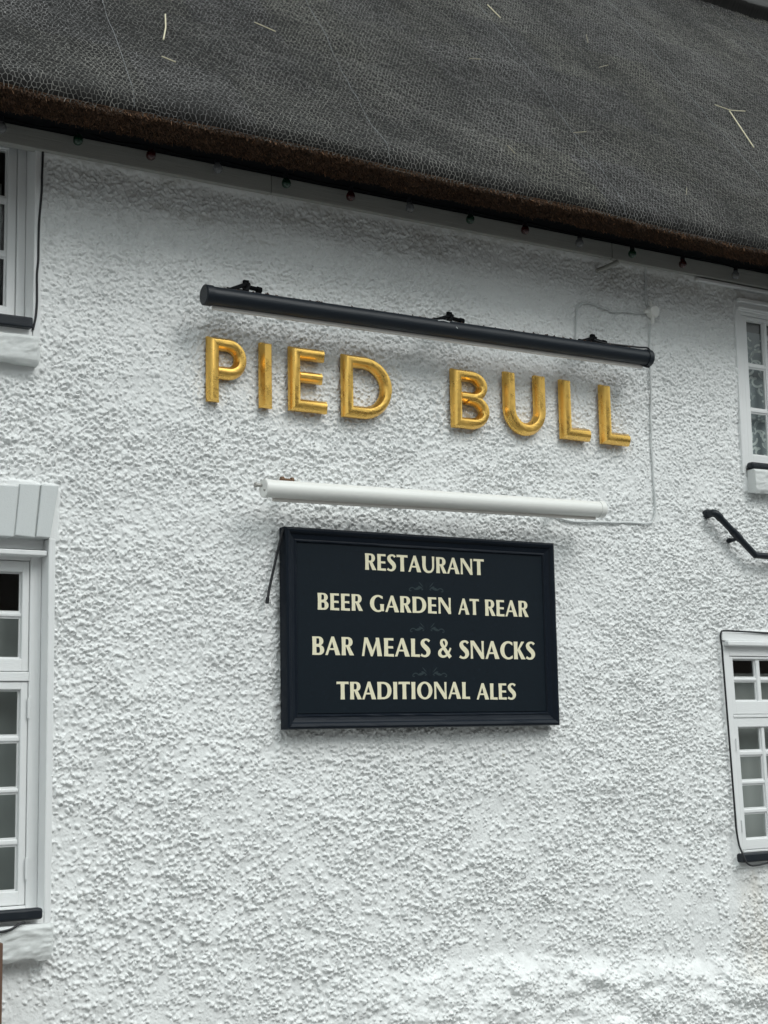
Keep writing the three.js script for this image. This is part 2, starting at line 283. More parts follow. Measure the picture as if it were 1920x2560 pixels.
  for (let i = 0; i < N; i++) {
    const x = 1.0 + R() * 4.9, t = 0.03 + 1.08 * Math.pow(R(), 0.85), p = t < 1 ? under(x, t) : roofAt(x, 0.006 * (t - 1) / 0.15, 0.004), len = (0.010 + 0.030 * R() * R()) * (0.4 + 0.6 * sstep(0, 0.2, t)), d = V((R() - 0.5) * 1.5, -1.0 + (R() - 0.5) * 0.6, 0.55 + (R() - 0.5) * 1.2).normalize();
    q.setFromUnitVectors(V(0, 1, 0), d); mt.compose(V(p[0] + d.x * len * 0.2, p[1] + d.y * len * 0.2, p[2] + d.z * len * 0.2), q, V(1, len, 1)); im.setMatrixAt(i, mt);
    const v = (0.045 + 0.20 * R() * R() * R() + 0.12 * clamp(0.5 * fbm(x * 4, t * 2, 233, 3))) * (0.35 + 1.3 * R() * R()); c.setRGB(v * 1.5, v * 0.78, v * 0.40); im.setColorAt(i, c);
  }
  im.name = 'straw_ends'; im.userData.kind = 'stuff'; im.castShadow = im.receiveShadow = true; roof.add(im);
  // galvanised wire netting, wire by wire
  const P = 0.0165, rowH = P * 0.5 / Math.tan(Math.PI / 6), segs = [], hexV = P / Math.sqrt(3);   // hexagon side
  const netFoot = (x) => -0.006 + 0.010 * vn(x * 3.7, 9, 247) + 0.006 * vn(x * 17, 9, 248);
  const inNet = (x, s) => s < RIDGE - 0.040 && s > netFoot(x) && x > Math.max(1.15, 1.35 + (s - 1.0) / 0.5) && x < 5.25 + 0.72 * s;
  const vert = (i, j) => {   // brick lattice of hexagon corners: columns i (half pitch), rows j
    const row = j >> 1, odd = j & 1, x0 = (i + (row & 1) * 0.5) * P, s0 = row * hexV * 1.5 + odd * hexV * 0.5;
    return [x0, s0];
  };
  const put = (x, s) => {
    const wx = x + 0.006 * vn(x * 9, s * 9, 240) + 0.0036 * (h2(Math.round(x * 2000), Math.round(s * 2000), 241) - 0.5) * 2;
    const ws = s - 0.006 + 0.006 * vn(x * 9, s * 9, 242) + 0.0036 * (h2(Math.round(x * 2000), Math.round(s * 2000), 243) - 0.5) * 2;
    return V(...roofAt(1.0 + wx, Math.max(0.0, ws), 0.012 + 0.005 * vn(x * 60, s * 60, 244) + 0.0035 * (h2(Math.round(x * 2000), Math.round(s * 2000), 245) - 0.5)));
  };
  const NR = Math.ceil((RIDGE + 0.1) / (hexV * 1.5)), NC = Math.ceil(6.8 / P);
  for (let r = 0; r < NR; r++) for (let i = 0; i < NC; i++) {
    const off = (r & 1) * 0.5, x = (i + off) * P, s = r * hexV * 1.5;
    if (!inNet(1.0 + x, s)) continue;
    // A lower corner of a vertical wire, B its top; two slanting wires up from B
    const A = put(x, s), B = put(x, s + hexV), C1 = put(x - P / 2, s + hexV * 1.5), C2 = put(x + P / 2, s + hexV * 1.5);
    segs.push([A, B, 1.25], [B, C1, 0.85], [B, C2, 0.85]);
  }
  const ng = new THREE.CylinderGeometry(0.00118, 0.00118, 1, 5, 1, true), nm = new THREE.MeshStandardMaterial({ color: lin(1, 1, 1), roughness: 0.55, metalness: 0.25 });
  const net = new THREE.InstancedMesh(ng, nm, segs.length), mid = V(0, 0, 0);
  segs.forEach(([a, b, w], i) => {
    const d = b.clone().sub(a), L = d.length(); q.setFromUnitVectors(V(0, 1, 0), d.divideScalar(L)); mid.copy(a).add(b).multiplyScalar(0.5);
    mt.compose(mid, q, V(w, L * 1.06, w)); net.setMatrixAt(i, mt);
    const n = 0.5 + 0.9 * fbm(a.x * 3.1, (a.y - a.z) * 2.2, 250, 4), v = 0.020 + 0.085 * clamp(n * 1.2 - 0.1) + 0.13 * h2(i, 7, 251) ** 2; c.setRGB(v * 1.04, v * 1.0, v * (0.86 + 0.14 * h2(Math.floor(a.x * 2.5), Math.floor(a.y * 3), 252))); net.setColorAt(i, c);
  });
  net.name = 'wire_netting'; net.userData.kind = 'stuff'; net.castShadow = net.receiveShadow = true; roof.add(net);
  // laced seams where two rolls of netting meet
  const seamM = new THREE.MeshStandardMaterial({ color: lin(0.17, 0.175, 0.18), roughness: 0.6, metalness: 0.2 });
  for (const [x, k] of [[1.935, 1], [2.945, 2], [4.095, 3], [5.25, 4], [6.36, 5]]) {
    const pts = []; for (let s = 0.02; s < RIDGE - 0.02; s += 0.07) pts.push(roofAt(x + 0.105 * s * (1 - 0.08 * s) + 0.008 * vn(s * 1.1, k, 260), s, 0.0135 + 0.003 * vn(s * 20, k, 261)));
    obj('netting_seam', [tube(pts, 0.0012, 220, 5)], seamM, roof);
  }
  // white wall plate and black tilting board under the eave
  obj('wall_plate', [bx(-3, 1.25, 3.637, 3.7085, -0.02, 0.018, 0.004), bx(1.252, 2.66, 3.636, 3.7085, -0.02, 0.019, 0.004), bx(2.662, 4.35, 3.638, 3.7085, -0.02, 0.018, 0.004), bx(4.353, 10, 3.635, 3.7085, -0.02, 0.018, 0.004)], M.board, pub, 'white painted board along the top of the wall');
  obj('soffit_board', [bx(-3, 3.1, 3.709, 3.735, -0.02, 0.122, 0.003), bx(3.102, 10, 3.7095, 3.735, -0.02, 0.122, 0.003)], M.blackMatt, pub, 'black board under the thatch eave');
}

// ---------------------------------------------------------------- pub: windows
const sashGlass = new THREE.PlaneGeometry(1, 1);
function sash(parent, o, zf, fix = (g) => g) {   // one leaf: outer frame, glazing bars, panes
  const [x0, x1, y0, y1] = o.outer, gx0 = o.cols[0][0], gx1 = o.cols[o.cols.length - 1][1], gy1 = o.rows[0][1], gy0 = o.rows[o.rows.length - 1][0], zb = zf - 0.040;
  const leaf = obj('casement', [bx(x0, gx0, y0, y1, zb, zf, 0.004), bx(gx1, x1, y0, y1, zb, zf, 0.004), bx(gx0 - 0.003, gx1 + 0.003, gy1, y1 - 0.0005, zb, zf - 0.0006, 0.004), bx(gx0 - 0.003, gx1 + 0.003, y0 + 0.0005, gy0, zb, zf - 0.0006, 0.004)].map(fix), M.paint, parent);
  for (let i = 0; i < o.cols.length - 1; i++) obj('glazing_bar', [fix(bx(o.cols[i][1], o.cols[i + 1][0], gy0 - 0.002, gy1 + 0.002, zb + 0.006, zf - 0.007, 0.006))], M.paint, parent);
  for (let i = 0; i < o.rows.length - 1; i++) for (const [a, b] of o.cols) obj('glazing_bar', [fix(bx(a - 0.003, b + 0.003, o.rows[i + 1][1], o.rows[i][0], zb + 0.008, zf - 0.009, 0.006))], M.paint, parent);
  for (const [c, d] of o.rows) for (const [a, b] of o.cols) {
    const g = new THREE.PlaneGeometry(b - a + 0.008, d - c + 0.008); g.translate((a + b) / 2, (c + d) / 2, zf - 0.024); obj('pane', [fix(g)], M.glass, parent);
    // putty fillets round the pane, a little uneven
    obj('putty', [bx(a - 0.001, a + 0.0055, c, d, zf - 0.023, zf - 0.015, 0.002), bx(b - 0.0055, b + 0.001, c, d, zf - 0.023, zf - 0.015, 0.002), bx(a + 0.002, b - 0.002, c - 0.001, c + 0.0055, zf - 0.0235, zf - 0.0145, 0.002), bx(a + 0.002, b - 0.002, d - 0.0055, d + 0.001, zf - 0.0235, zf - 0.0145, 0.002)].map(fix), M.paint, parent);
  }
  return leaf;
}
function roughStone(x0, x1, y0, y1, z0, z1, k, strata = 1) {   // rock-faced stone sill
  const nx = Math.ceil((x1 - x0) / 0.007), ny = Math.ceil((y1 - y0) / 0.005), g = new THREE.BoxGeometry(x1 - x0, y1 - y0, z1 - z0, nx, ny, 8), p = g.attributes.position;
  for (let i = 0; i < p.count; i++) {
    const x = p.getX(i) + (x0 + x1) / 2, y = p.getY(i) + (y0 + y1) / 2; let z = p.getZ(i) + (z0 + z1) / 2;
    const d = Math.min(x1 - x, y - y0, y1 - y), front = z > z1 - 0.001;
    const f = 0.008 * fbm(x * 12, y * 85 + 5 * fbm(x * 7, y * 10, k, 2), k, 3) * strata + 0.004 * fbm(x * 40, y * 60, k + 5, 2);
    if (front) z += f * sstep(0, 0.012, d) - 0.008 * (1 - sstep(0, 0.01, d));
    const yy = y + (y < y0 + 0.001 ? 0.005 * vn(x * 40, z * 30, k + 9) : 0.002 * vn(x * 30, z * 30, k + 8));
    p.setXYZ(i, x + (x > x1 - 0.001 ? 0.003 * vn(y * 50, z * 50, k + 7) : 0), yy, z);
  }
  g.computeVertexNormals(); return g;
}
// roller blind or net curtain hanging behind the glass
function hanging(parent, name, x0, x1, y0, y1, z, mat, wave, label) {
  const g = new THREE.PlaneGeometry(x1 - x0, y1 - y0, 80, 4), p = g.attributes.position;
  for (let i = 0; i < p.count; i++) p.setZ(i, wave * (Math.sin(p.getX(i) * 60) + 0.6 * Math.sin(p.getX(i) * 23 + 1)));
  g.computeVertexNormals(); g.translate((x0 + x1) / 2, (y0 + y1) / 2, z); return obj(name, [g], mat, parent, label);
}
const span = (start, w, gap, n, dir) => { const o = []; for (let i = 0; i < n; i++) { const a = start + dir * i * (w + gap); o.push(dir > 0 ? [a, a + w] : [a - w, a]); } return dir > 0 ? o : o.reverse(); };

// upper left window
{
  const zf = -0.09, win = obj('window', [bx(1.7065, 1.737, 3.03, 3.70, zf - 0.09, zf, 0.003), bx(0.72, 0.75, 3.03, 3.70, zf - 0.09, zf, 0.003), bx(0.75, 1.7065, 3.676, 3.70, zf - 0.09, zf - 0.0008, 0.003), bx(0.75, 1.7065, 3.03, 3.05, zf - 0.09, zf - 0.0008, 0.003), bx(1.212, 1.242, 3.05, 3.676, zf - 0.09, zf - 0.001, 0.003)], M.paint, pub, 'upper left window with white casements');
  const rows = [[3.487, 3.662], [3.288, 3.468], [3.089, 3.268]];
  sash(win, { outer: [1.2435, 1.7045, 3.0515, 3.6745], cols: span(1.673, 0.120, 0.018, 3, -1), rows }, zf - 0.006);
  sash(win, { outer: [0.7515, 1.2105, 3.0515, 3.6745], cols: span(1.179, 0.120, 0.018, 3, -1), rows }, zf - 0.006);
  obj('reveal', [bx(1.738, 1.765, 2.95, 3.69, -0.2, -0.002, 0.004)], M.paint, win);
  obj('sill_board', [bx(0.70, 1.7365, 2.94, 3.03, -0.16, -0.004, 0.003)], M.paint, win);
  obj('sill', [bx(0.71, 1.728, 2.988, 3.026, -0.003, 0.030, 0.006)], M.black, win, 'black painted window sill');
  obj('stone_sill', [roughStone(0.60, 1.748, 2.862, 2.958, -0.04, 0.045, 500, 0.7)], M.stone, win, 'rough white painted stone sill');
  hanging(win, 'curtain', 0.74, 1.71, 3.04, 3.60, -0.28, M.blind, 0.004);
}
// lower left window, with a flat arch of stones over it
{
  const zf = -0.07, win = obj('window', [bx(1.7665, 1.8055, 1.03, 2.235, zf - 0.09, zf, 0.003), bx(0.70, 0.74, 1.03, 2.235, zf - 0.09, zf, 0.003), bx(0.74, 1.7665, 2.199, 2.235, zf - 0.09, zf - 0.0008, 0.003), bx(0.74, 1.7665, 1.789, 1.820, zf - 0.09, zf - 0.0008, 0.003), bx(0.74, 1.7665, 1.03, 1.0495, zf - 0.09, zf - 0.0008, 0.003), bx(1.232, 1.270, 1.0495, 2.199, zf - 0.09, zf - 0.0012, 0.003)], M.paint, pub, 'lower left window with a stone lintel');
  for (const [a, b, s] of [[1.2715, 1.7650, 1.7405], [0.7415, 1.2305, 1.2055]]) {
    sash(win, { outer: [a, b, 1.8215, 2.1975], cols: span(s, 0.123, 0.022, 3, -1), rows: [[2.022, 2.1595], [1.8656, 2.006]] }, zf - 0.006);
    sash(win, { outer: [a, b, 1.051, 1.7875], cols: span(s, 0.123, 0.022, 3, -1), rows: [[1.606, 1.7606], [1.433, 1.587], [1.2657, 1.418], [1.097, 1.2465]] }, zf - 0.006);
  }
  for (const y of [1.70, 1.17]) obj('hinge', [rod(V(1.7655, y - 0.035, zf + 0.003), V(1.7655, y + 0.035, zf + 0.003), 0.005, 0.005, 10)], M.paint, win);
  obj('reveal', [bx(1.806, 1.83, 0.98, 2.27, -0.2, -0.002, 0.004)], M.paint, win);
  obj('drip_moulding', [bx(0.70, 1.803, 2.211, 2.229, zf - 0.02, -0.012, 0.004)], M.paint, win);
  obj('head_board', [bx(0.70, 1.8055, 2.2355, 2.29, zf - 0.05, zf + 0.02, 0.003)], M.paint, win);
  obj('sill_board', [bx(0.70, 1.8055, 0.97, 1.03, -0.16, -0.004, 0.003)], M.paint, win);
  obj('sill', [bx(0.71, 1.790, 1.013, 1.0495, -0.0035, 0.034, 0.010)], M.black, win, 'black painted window sill');
  obj('stone_sill', [roughStone(0.60, 1.820, 0.887, 0.9985, -0.04, 0.050, 520)], M.stone, win, 'rough white painted stone sill');
  hanging(win, 'curtain', 0.72, 1.79, 1.05, 2.03, -0.22, M.blind, 0.003);
  // voussoirs
  const tops = [1.836, 1.770, 1.696, 1.618, 1.545, 1.470, 1.395, 1.320, 1.245], bots = [1.8065, 1.7535, 1.681, 1.610, 1.540, 1.468, 1.396, 1.325, 1.254], top = [2.4505, 2.450, 2.441, 2.446, 2.440, 2.447, 2.443, 2.448];
  const lint = new THREE.Group(); lint.name = 'lintel'; lint.userData.label = 'flat arch of grey-white painted stones'; pub.add(lint);
  const full = (i) => [tops[i], tops[i + 1], bots[i], bots[i + 1], top[i]];
  const list = []; for (let i = 0; i < 8; i++) list.push(full(i)); for (let i = 0; i < 7; i++) { const [a, b, c, d, t] = full(i); list.push([2.49 - b, 2.49 - a, 2.49 - d, 2.49 - c, t]); }
  list.forEach(([a, b, c, d, t], i) => {
    const hi = Math.max(a, b), lo = Math.min(a, b), hb = Math.max(c, d), lb = Math.min(c, d), G = 0.0022, s = new THREE.Shape([new THREE.Vector2(lo + G, t), new THREE.Vector2(hi - G, t + 0.001), new THREE.Vector2(hb - G, 2.266 + 0.004 * h2(i, 1, 530)), new THREE.Vector2(lb + G, 2.268 + 0.006 * h2(i, 2, 530))]);
    const g = new THREE.ExtrudeGeometry(s, { depth: 0.05, bevelEnabled: true, bevelSize: 0.0035, bevelThickness: 0.0035, bevelOffset: -0.0035, bevelSegments: 2 }); g.translate(0, 0, -0.046 + 0.004 * h2(i, 3, 530) + (i === 0 ? 0.003 : 0));
    obj('stone', [g], M.lintel, lint);
  });
  obj('mortar', [bx(0.66, 1.80, 2.272, 2.442, -0.04, 0.0015, 0)], M.stone, lint);
}
// upper right window with a lace curtain
{
  const zf = -0.006, win = obj('window', [bx(5.118, 5.148, 2.765, 3.51, -0.10, zf, 0.003), bx(6.10, 6.14, 2.765, 3.51, -0.10, zf, 0.003), bx(5.148, 6.10, 3.495, 3.51, -0.10, zf - 0.0008, 0.003), bx(5.148, 6.10, 2.765, 2.792, -0.10, zf - 0.0008, 0.003), bx(5.61, 5.64, 2.792, 3.495, -0.10, zf - 0.001, 0.003)], M.paint, pub, 'upper right window with patterned net curtain');
  const rows = [[3.268, 3.478], [3.056, 3.251], [2.835, 3.038]];
  sash(win, { outer: [5.1495, 5.6085, 2.794, 3.4935], cols: span(5.181, 0.119, 0.021, 3, 1), rows }, zf - 0.004);
  sash(win, { outer: [5.6415, 6.0985, 2.794, 3.4935], cols: span(5.676, 0.119, 0.021, 3, 1), rows }, zf - 0.004);
  obj('head_board', [bx(5.112, 6.15, 3.5105, 3.562, -0.08, 0.004, 0.003), bx(5.108, 6.16, 3.517, 3.530, 0.0045, 0.018, 0.004), bx(5.108, 6.16, 3.547, 3.566, 0.0045, 0.024, 0.004)], M.paint, win);
  obj('sill', [bx(5.122, 6.15, 2.760, 2.791, -0.003, 0.038, 0.012)], M.black, win, 'black painted window sill');
  obj('stone_sill', [roughStone(5.128, 6.20, 2.650, 2.757, -0.04, 0.048, 540, 0.5)], M.stone, win, 'rough white painted stone sill');
  obj('reveal', [bx(5.10, 5.118, 2.74, 3.56, -0.15, -0.001, 0.003)], M.paint, win);
  const cv = document.createElement('canvas'); cv.width = 512; cv.height = 512; const x = cv.getContext('2d'), R = rng(71);
  x.fillStyle = '#80888b'; x.fillRect(0, 0, 512, 512);
  for (let k = 0; k < 120; k++) { const r = 24 + 30 * R(), px = R() * 512, py = R() * 512, a = R() * 6.28; x.strokeStyle = R() < 0.75 ? '#c4cac8' : '#9aa1a2'; x.lineWidth = 11 + 8 * R(); x.lineCap = 'round'; for (const ox of [-512, 0, 512]) for (const oy of [-512, 0, 512]) { x.beginPath(); x.arc(px + ox, py + oy, r, a, a + 1.1 + R() * 0.5); x.stroke(); } }
  const t = new THREE.CanvasTexture(cv); t.colorSpace = THREE.SRGBColorSpace; t.wrapS = t.wrapT = THREE.RepeatWrapping; t.repeat.set(2.6, 1.9);
  hanging(win, 'curtain', 5.13, 6.12, 2.80, 3.44, -0.075, new THREE.MeshStandardMaterial({ map: t, color: lin(1.0, 1.0, 1.0), roughness: 0.95, side: THREE.DoubleSide }), 0.003, 'net curtain with pale scrolling leaves');
}
// lower right window, leaning out of square
{
  const K = 0.033, Y0 = 1.9, fix = (g) => skew(clean(g), K, Y0), zf = 0.0;
  const jamb = new THREE.ExtrudeGeometry(new THREE.Shape([[4.909, 1.97], [4.9525, 1.97], [4.9795, 1.045], [4.961, 1.045]].map((p) => new THREE.Vector2(...p))), { depth: 0.10, bevelEnabled: false }); jamb.translate(0, 0, -0.10);
  const win = obj('window', [jamb, ...[bx(5.96, 6.0, 1.045, 1.97, -0.10, zf, 0.003), bx(4.956, 5.96, 1.905, 1.97, -0.10, zf - 0.0008, 0.003), bx(4.9565, 5.96, 1.632, 1.645, -0.10, zf - 0.0008, 0.003), bx(4.9575, 5.96, 1.045, 1.055, -0.10, zf - 0.0008, 0.003), bx(5.45, 5.485, 1.055, 1.905, -0.10, zf - 0.001, 0.003)].map(fix)], M.paint, pub, 'lower right window leaning out of square');
  for (const [a, b, s] of [[4.9545, 5.4485, 4.9795], [5.4865, 5.9585, 5.512]]) {
    sash(win, { outer: [a, b, 1.6465, 1.9035], cols: span(s, 0.147, 0.025, 3, 1).map(([p, q]) => [p, Math.min(q, b - 0.02)]), rows: [[1.809, 1.892], [1.706, 1.794]] }, zf - 0.004, fix);
    sash(win, { outer: [a, b, 1.0565, 1.6305], cols: span(s + 0.003, 0.148, 0.021, 3, 1).map(([p, q]) => [p, Math.min(q, b - 0.02)]), rows: [[1.486, 1.590], [1.356, 1.465], [1.232, 1.339], [1.102, 1.213]] }, zf - 0.004, fix);
  }
  for (const y of [1.515, 1.16]) obj('hinge', [fix(rod(V(4.957, y - 0.026, zf + 0.002), V(4.957, y + 0.026, zf + 0.002), 0.0045, 0.0045, 10))], M.paint, win);
  obj('drip_moulding', [bx(4.925, 6.02, 1.949, 1.971, -0.01, 0.030, 0.006)], M.paint, win);
  obj('head_board', [bx(4.908, 6.02, 1.9715, 2.008, -0.06, 0.010, 0.004)], M.paint, win);
  obj('sill', [bx(4.952, 6.06, 1.006, 1.0445, -0.06, 0.032, 0.008)], M.black, win, 'black painted window sill');
  hanging(win, 'curtain', 4.92, 6.0, 1.0, 1.835, -0.16, M.blind, 0.003);
}

// ---------------------------------------------------------------- gilt letters
const gilt = (() => {
  const n = 512, a = tileNoise(n, 10, 401), b = tileNoise(n, 40, 402), c = tileNoise(n, 120, 403);
  const tex = dataTex(n, (i, j) => { const v = 0.55 * a(i, j) + 0.3 * b(i, j) + 0.15 * c(i, j); const worn = clamp((b(i, j) * 0.6 + c(i, j) * 0.5 - 0.945) * 9); const k = 0.93 + 0.09 * v; return [clamp(243 * k * (1 - 0.62 * worn), 0, 255), clamp(197 * k * (1 - 0.70 * worn), 0, 255), clamp(106 * k * (1 - 0.62 * worn), 0, 255)]; }, true);
  const ro = dataTex(n, (i, j) => { const v = 255 * clamp(0.20 + 0.12 * a(i, j) + 0.10 * b(i, j)); return [v, v, v]; });
  return new THREE.MeshStandardMaterial({ map: rep(tex, 3, 3), metalness: 0.92, roughness: 1, roughnessMap: rep(ro, 3, 3), bumpMap: rep(blot, 9, 9), bumpScale: 0.0003 });
})();
function sweep(raw, wide, closed = false, D = 0.036) {
  const path = slim(raw), W = wide * 0.985;   // mitred moulding swept along a path in the wall's plane
  const half = [[-1, 0], [-1, 0.34], [-0.97, 0.40], [-0.54, 0.92], [-0.47, 0.96]], pr = [...half, [-0.25, 0.99], [0, 1.0], [0.25, 0.99], ...half.map(([t, h]) => [-t, h]).reverse()];
  const n = path.length, ring = [], P = path.map((p) => new THREE.Vector2(...p));
  for (let i = 0; i < n; i++) {
    const a = closed || i > 0 ? P[i].clone().sub(P[(i - 1 + n) % n]).normalize() : null, b = closed || i < n - 1 ? P[(i + 1) % n].clone().sub(P[i]).normalize() : null;
    const da = a || b, db = b || a, na = new THREE.Vector2(-da.y, da.x), nb = new THREE.Vector2(-db.y, db.x), m = na.clone().add(nb).normalize(), k = 1 / Math.max(0.3, m.dot(na));
    ring.push({ c: P[i], m: m.multiplyScalar(k * W / 2), d: db });
  }
  const rings = ring.map((r) => pr.map(([t, h]) => V(r.c.x + r.m.x * t, r.c.y + r.m.y * t, 0.003 + h * D)));
  if (!closed) {   // chamfered, capped ends
    const ends = [[0, -1], [n - 1, 1]];
    for (const [i, s] of ends) { const r = ring[i], low = pr.map(([t, h]) => V(r.c.x + r.m.x * t, r.c.y + r.m.y * t, 0.003 + Math.min(h, 0.44) * D)), inn = pr.map(([t, h]) => V(r.c.x + r.m.x * t - s * r.d.x * 0.009, r.c.y + r.m.y * t - s * r.d.y * 0.009, 0.003 + h * D)); if (s < 0) rings.splice(0, 1, low, inn); else rings.splice(rings.length - 1, 1, inn, low); }
  }
  const pos = [], idx = [], K = pr.length, uv = []; let len = 0;
  rings.forEach((r, i) => { if (i) len += r[K >> 1].distanceTo(rings[i - 1][K >> 1]); r.forEach((v, k) => { pos.push(v.x, v.y, v.z); uv.push(v.x + v.z, v.y + v.z); }); });
  const R = rings.length, cnt = closed ? R : R - 1;
  for (let i = 0; i < cnt; i++) for (let k = 0; k < K - 1; k++) { const a = i * K + k, b = a + 1, c = ((i + 1) % R) * K + k, d = c + 1; idx.push(a, c, b, b, c, d); }
  if (!closed) for (const base of [0, (R - 1) * K]) for (let k = 1; k < K - 1; k++) base ? idx.push(base, base + k, base + k + 1) : idx.push(base, base + k + 1, base + k);
  const g = new THREE.BufferGeometry(); g.setAttribute('position', new THREE.Float32BufferAttribute(pos, 3)); g.setAttribute('uv', new THREE.Float32BufferAttribute(uv, 2)); g.setIndex(idx); g.computeVertexNormals();
  return toCreasedNormals(g, 0.36);
}
const arc = (cx, cy, rx, ry, a0, a1, n = 16) => { const o = []; for (let i = 0; i <= n; i++) { const a = THREE.MathUtils.degToRad(a0 + (a1 - a0) * i / n); o.push([cx + rx * Math.cos(a), cy + ry * Math.sin(a)]); } return o; };
const slim = (p) => p.map(([x, y]) => [x + 0.0085, 2.925 + (y - 2.925) * 1.010 + 0.0045]);
function letter(label, x, y, geos) { const m = obj('gilt_letter', geos.map((g) => g.translate(-x, -y, 0)), gilt, scene); m.position.set(x, y, 0); tag(m, label, 'sign letter', 'gilt letters on the wall'); return m; }
letter('raised gold capital P, leftmost of the big letters', 2.40, 2.80, [sweep([[2.406, 2.799], [2.406, 3.016], [2.460, 3.016], ...arc(2.466, 2.963, 0.053, 0.053, 84, -84), [2.460, 2.910], [2.41, 2.910]], 0.049)]);
letter('raised gold capital I, a plain upright between P and E', 2.624, 2.797, [sweep([[2.624, 2.796], [2.624, 3.042]], 0.051)]);
letter('raised gold capital E, third of the big letters', 2.747, 2.80, [sweep([[2.874, 3.020], [2.747, 3.020], [2.747, 2.822], [2.884, 2.822]], 0.048), sweep([[2.752, 2.931], [2.865, 2.931]], 0.043, false, 0.0354)]);
letter('raised gold capital D with worn dark marks on its bowl', 2.979, 2.80, [sweep([[2.979, 2.820], [2.979, 3.017], [3.045, 3.017], ...arc(3.05, 2.9185, 0.106, 0.0985, 88, -88, 22), [3.045, 2.820]], 0.049, true)]);
letter('raised gold capital B, first letter of the second word', 3.49, 2.80, [sweep([[3.495, 2.929], [3.556, 2.929], ...arc(3.56, 2.9735, 0.058, 0.0445, -86, 86), [3.556, 3.018], [3.49, 3.018], [3.49, 2.824], [3.556, 2.824], ...arc(3.56, 2.8735, 0.066, 0.0495, -86, 86), [3.530, 2.923]], 0.047)]);
letter('raised gold capital U with rounded bottom', 3.836, 2.80, [sweep([[3.757, 3.057], [3.757, 2.915], ...arc(3.8355, 2.904, 0.0785, 0.0785, 180, 360, 22), [3.914, 2.915], [3.914, 3.057]], 0.055)]);
const stemL = (x, y, f) => sweep([[x, y], [x, 2.829 - (x > 4.2 ? 0.002 : 0)], [f, 2.829 - (x > 4.2 ? 0.002 : 0)]], 0.054);
letter('raised gold capital L standing beside the U', 4.05, 2.80, [stemL(4.05, 3.055, 4.176)]);
letter('raised gold capital L at the right end of the big letters', 4.269, 2.80, [stemL(4.269, 3.055, 4.395)]);

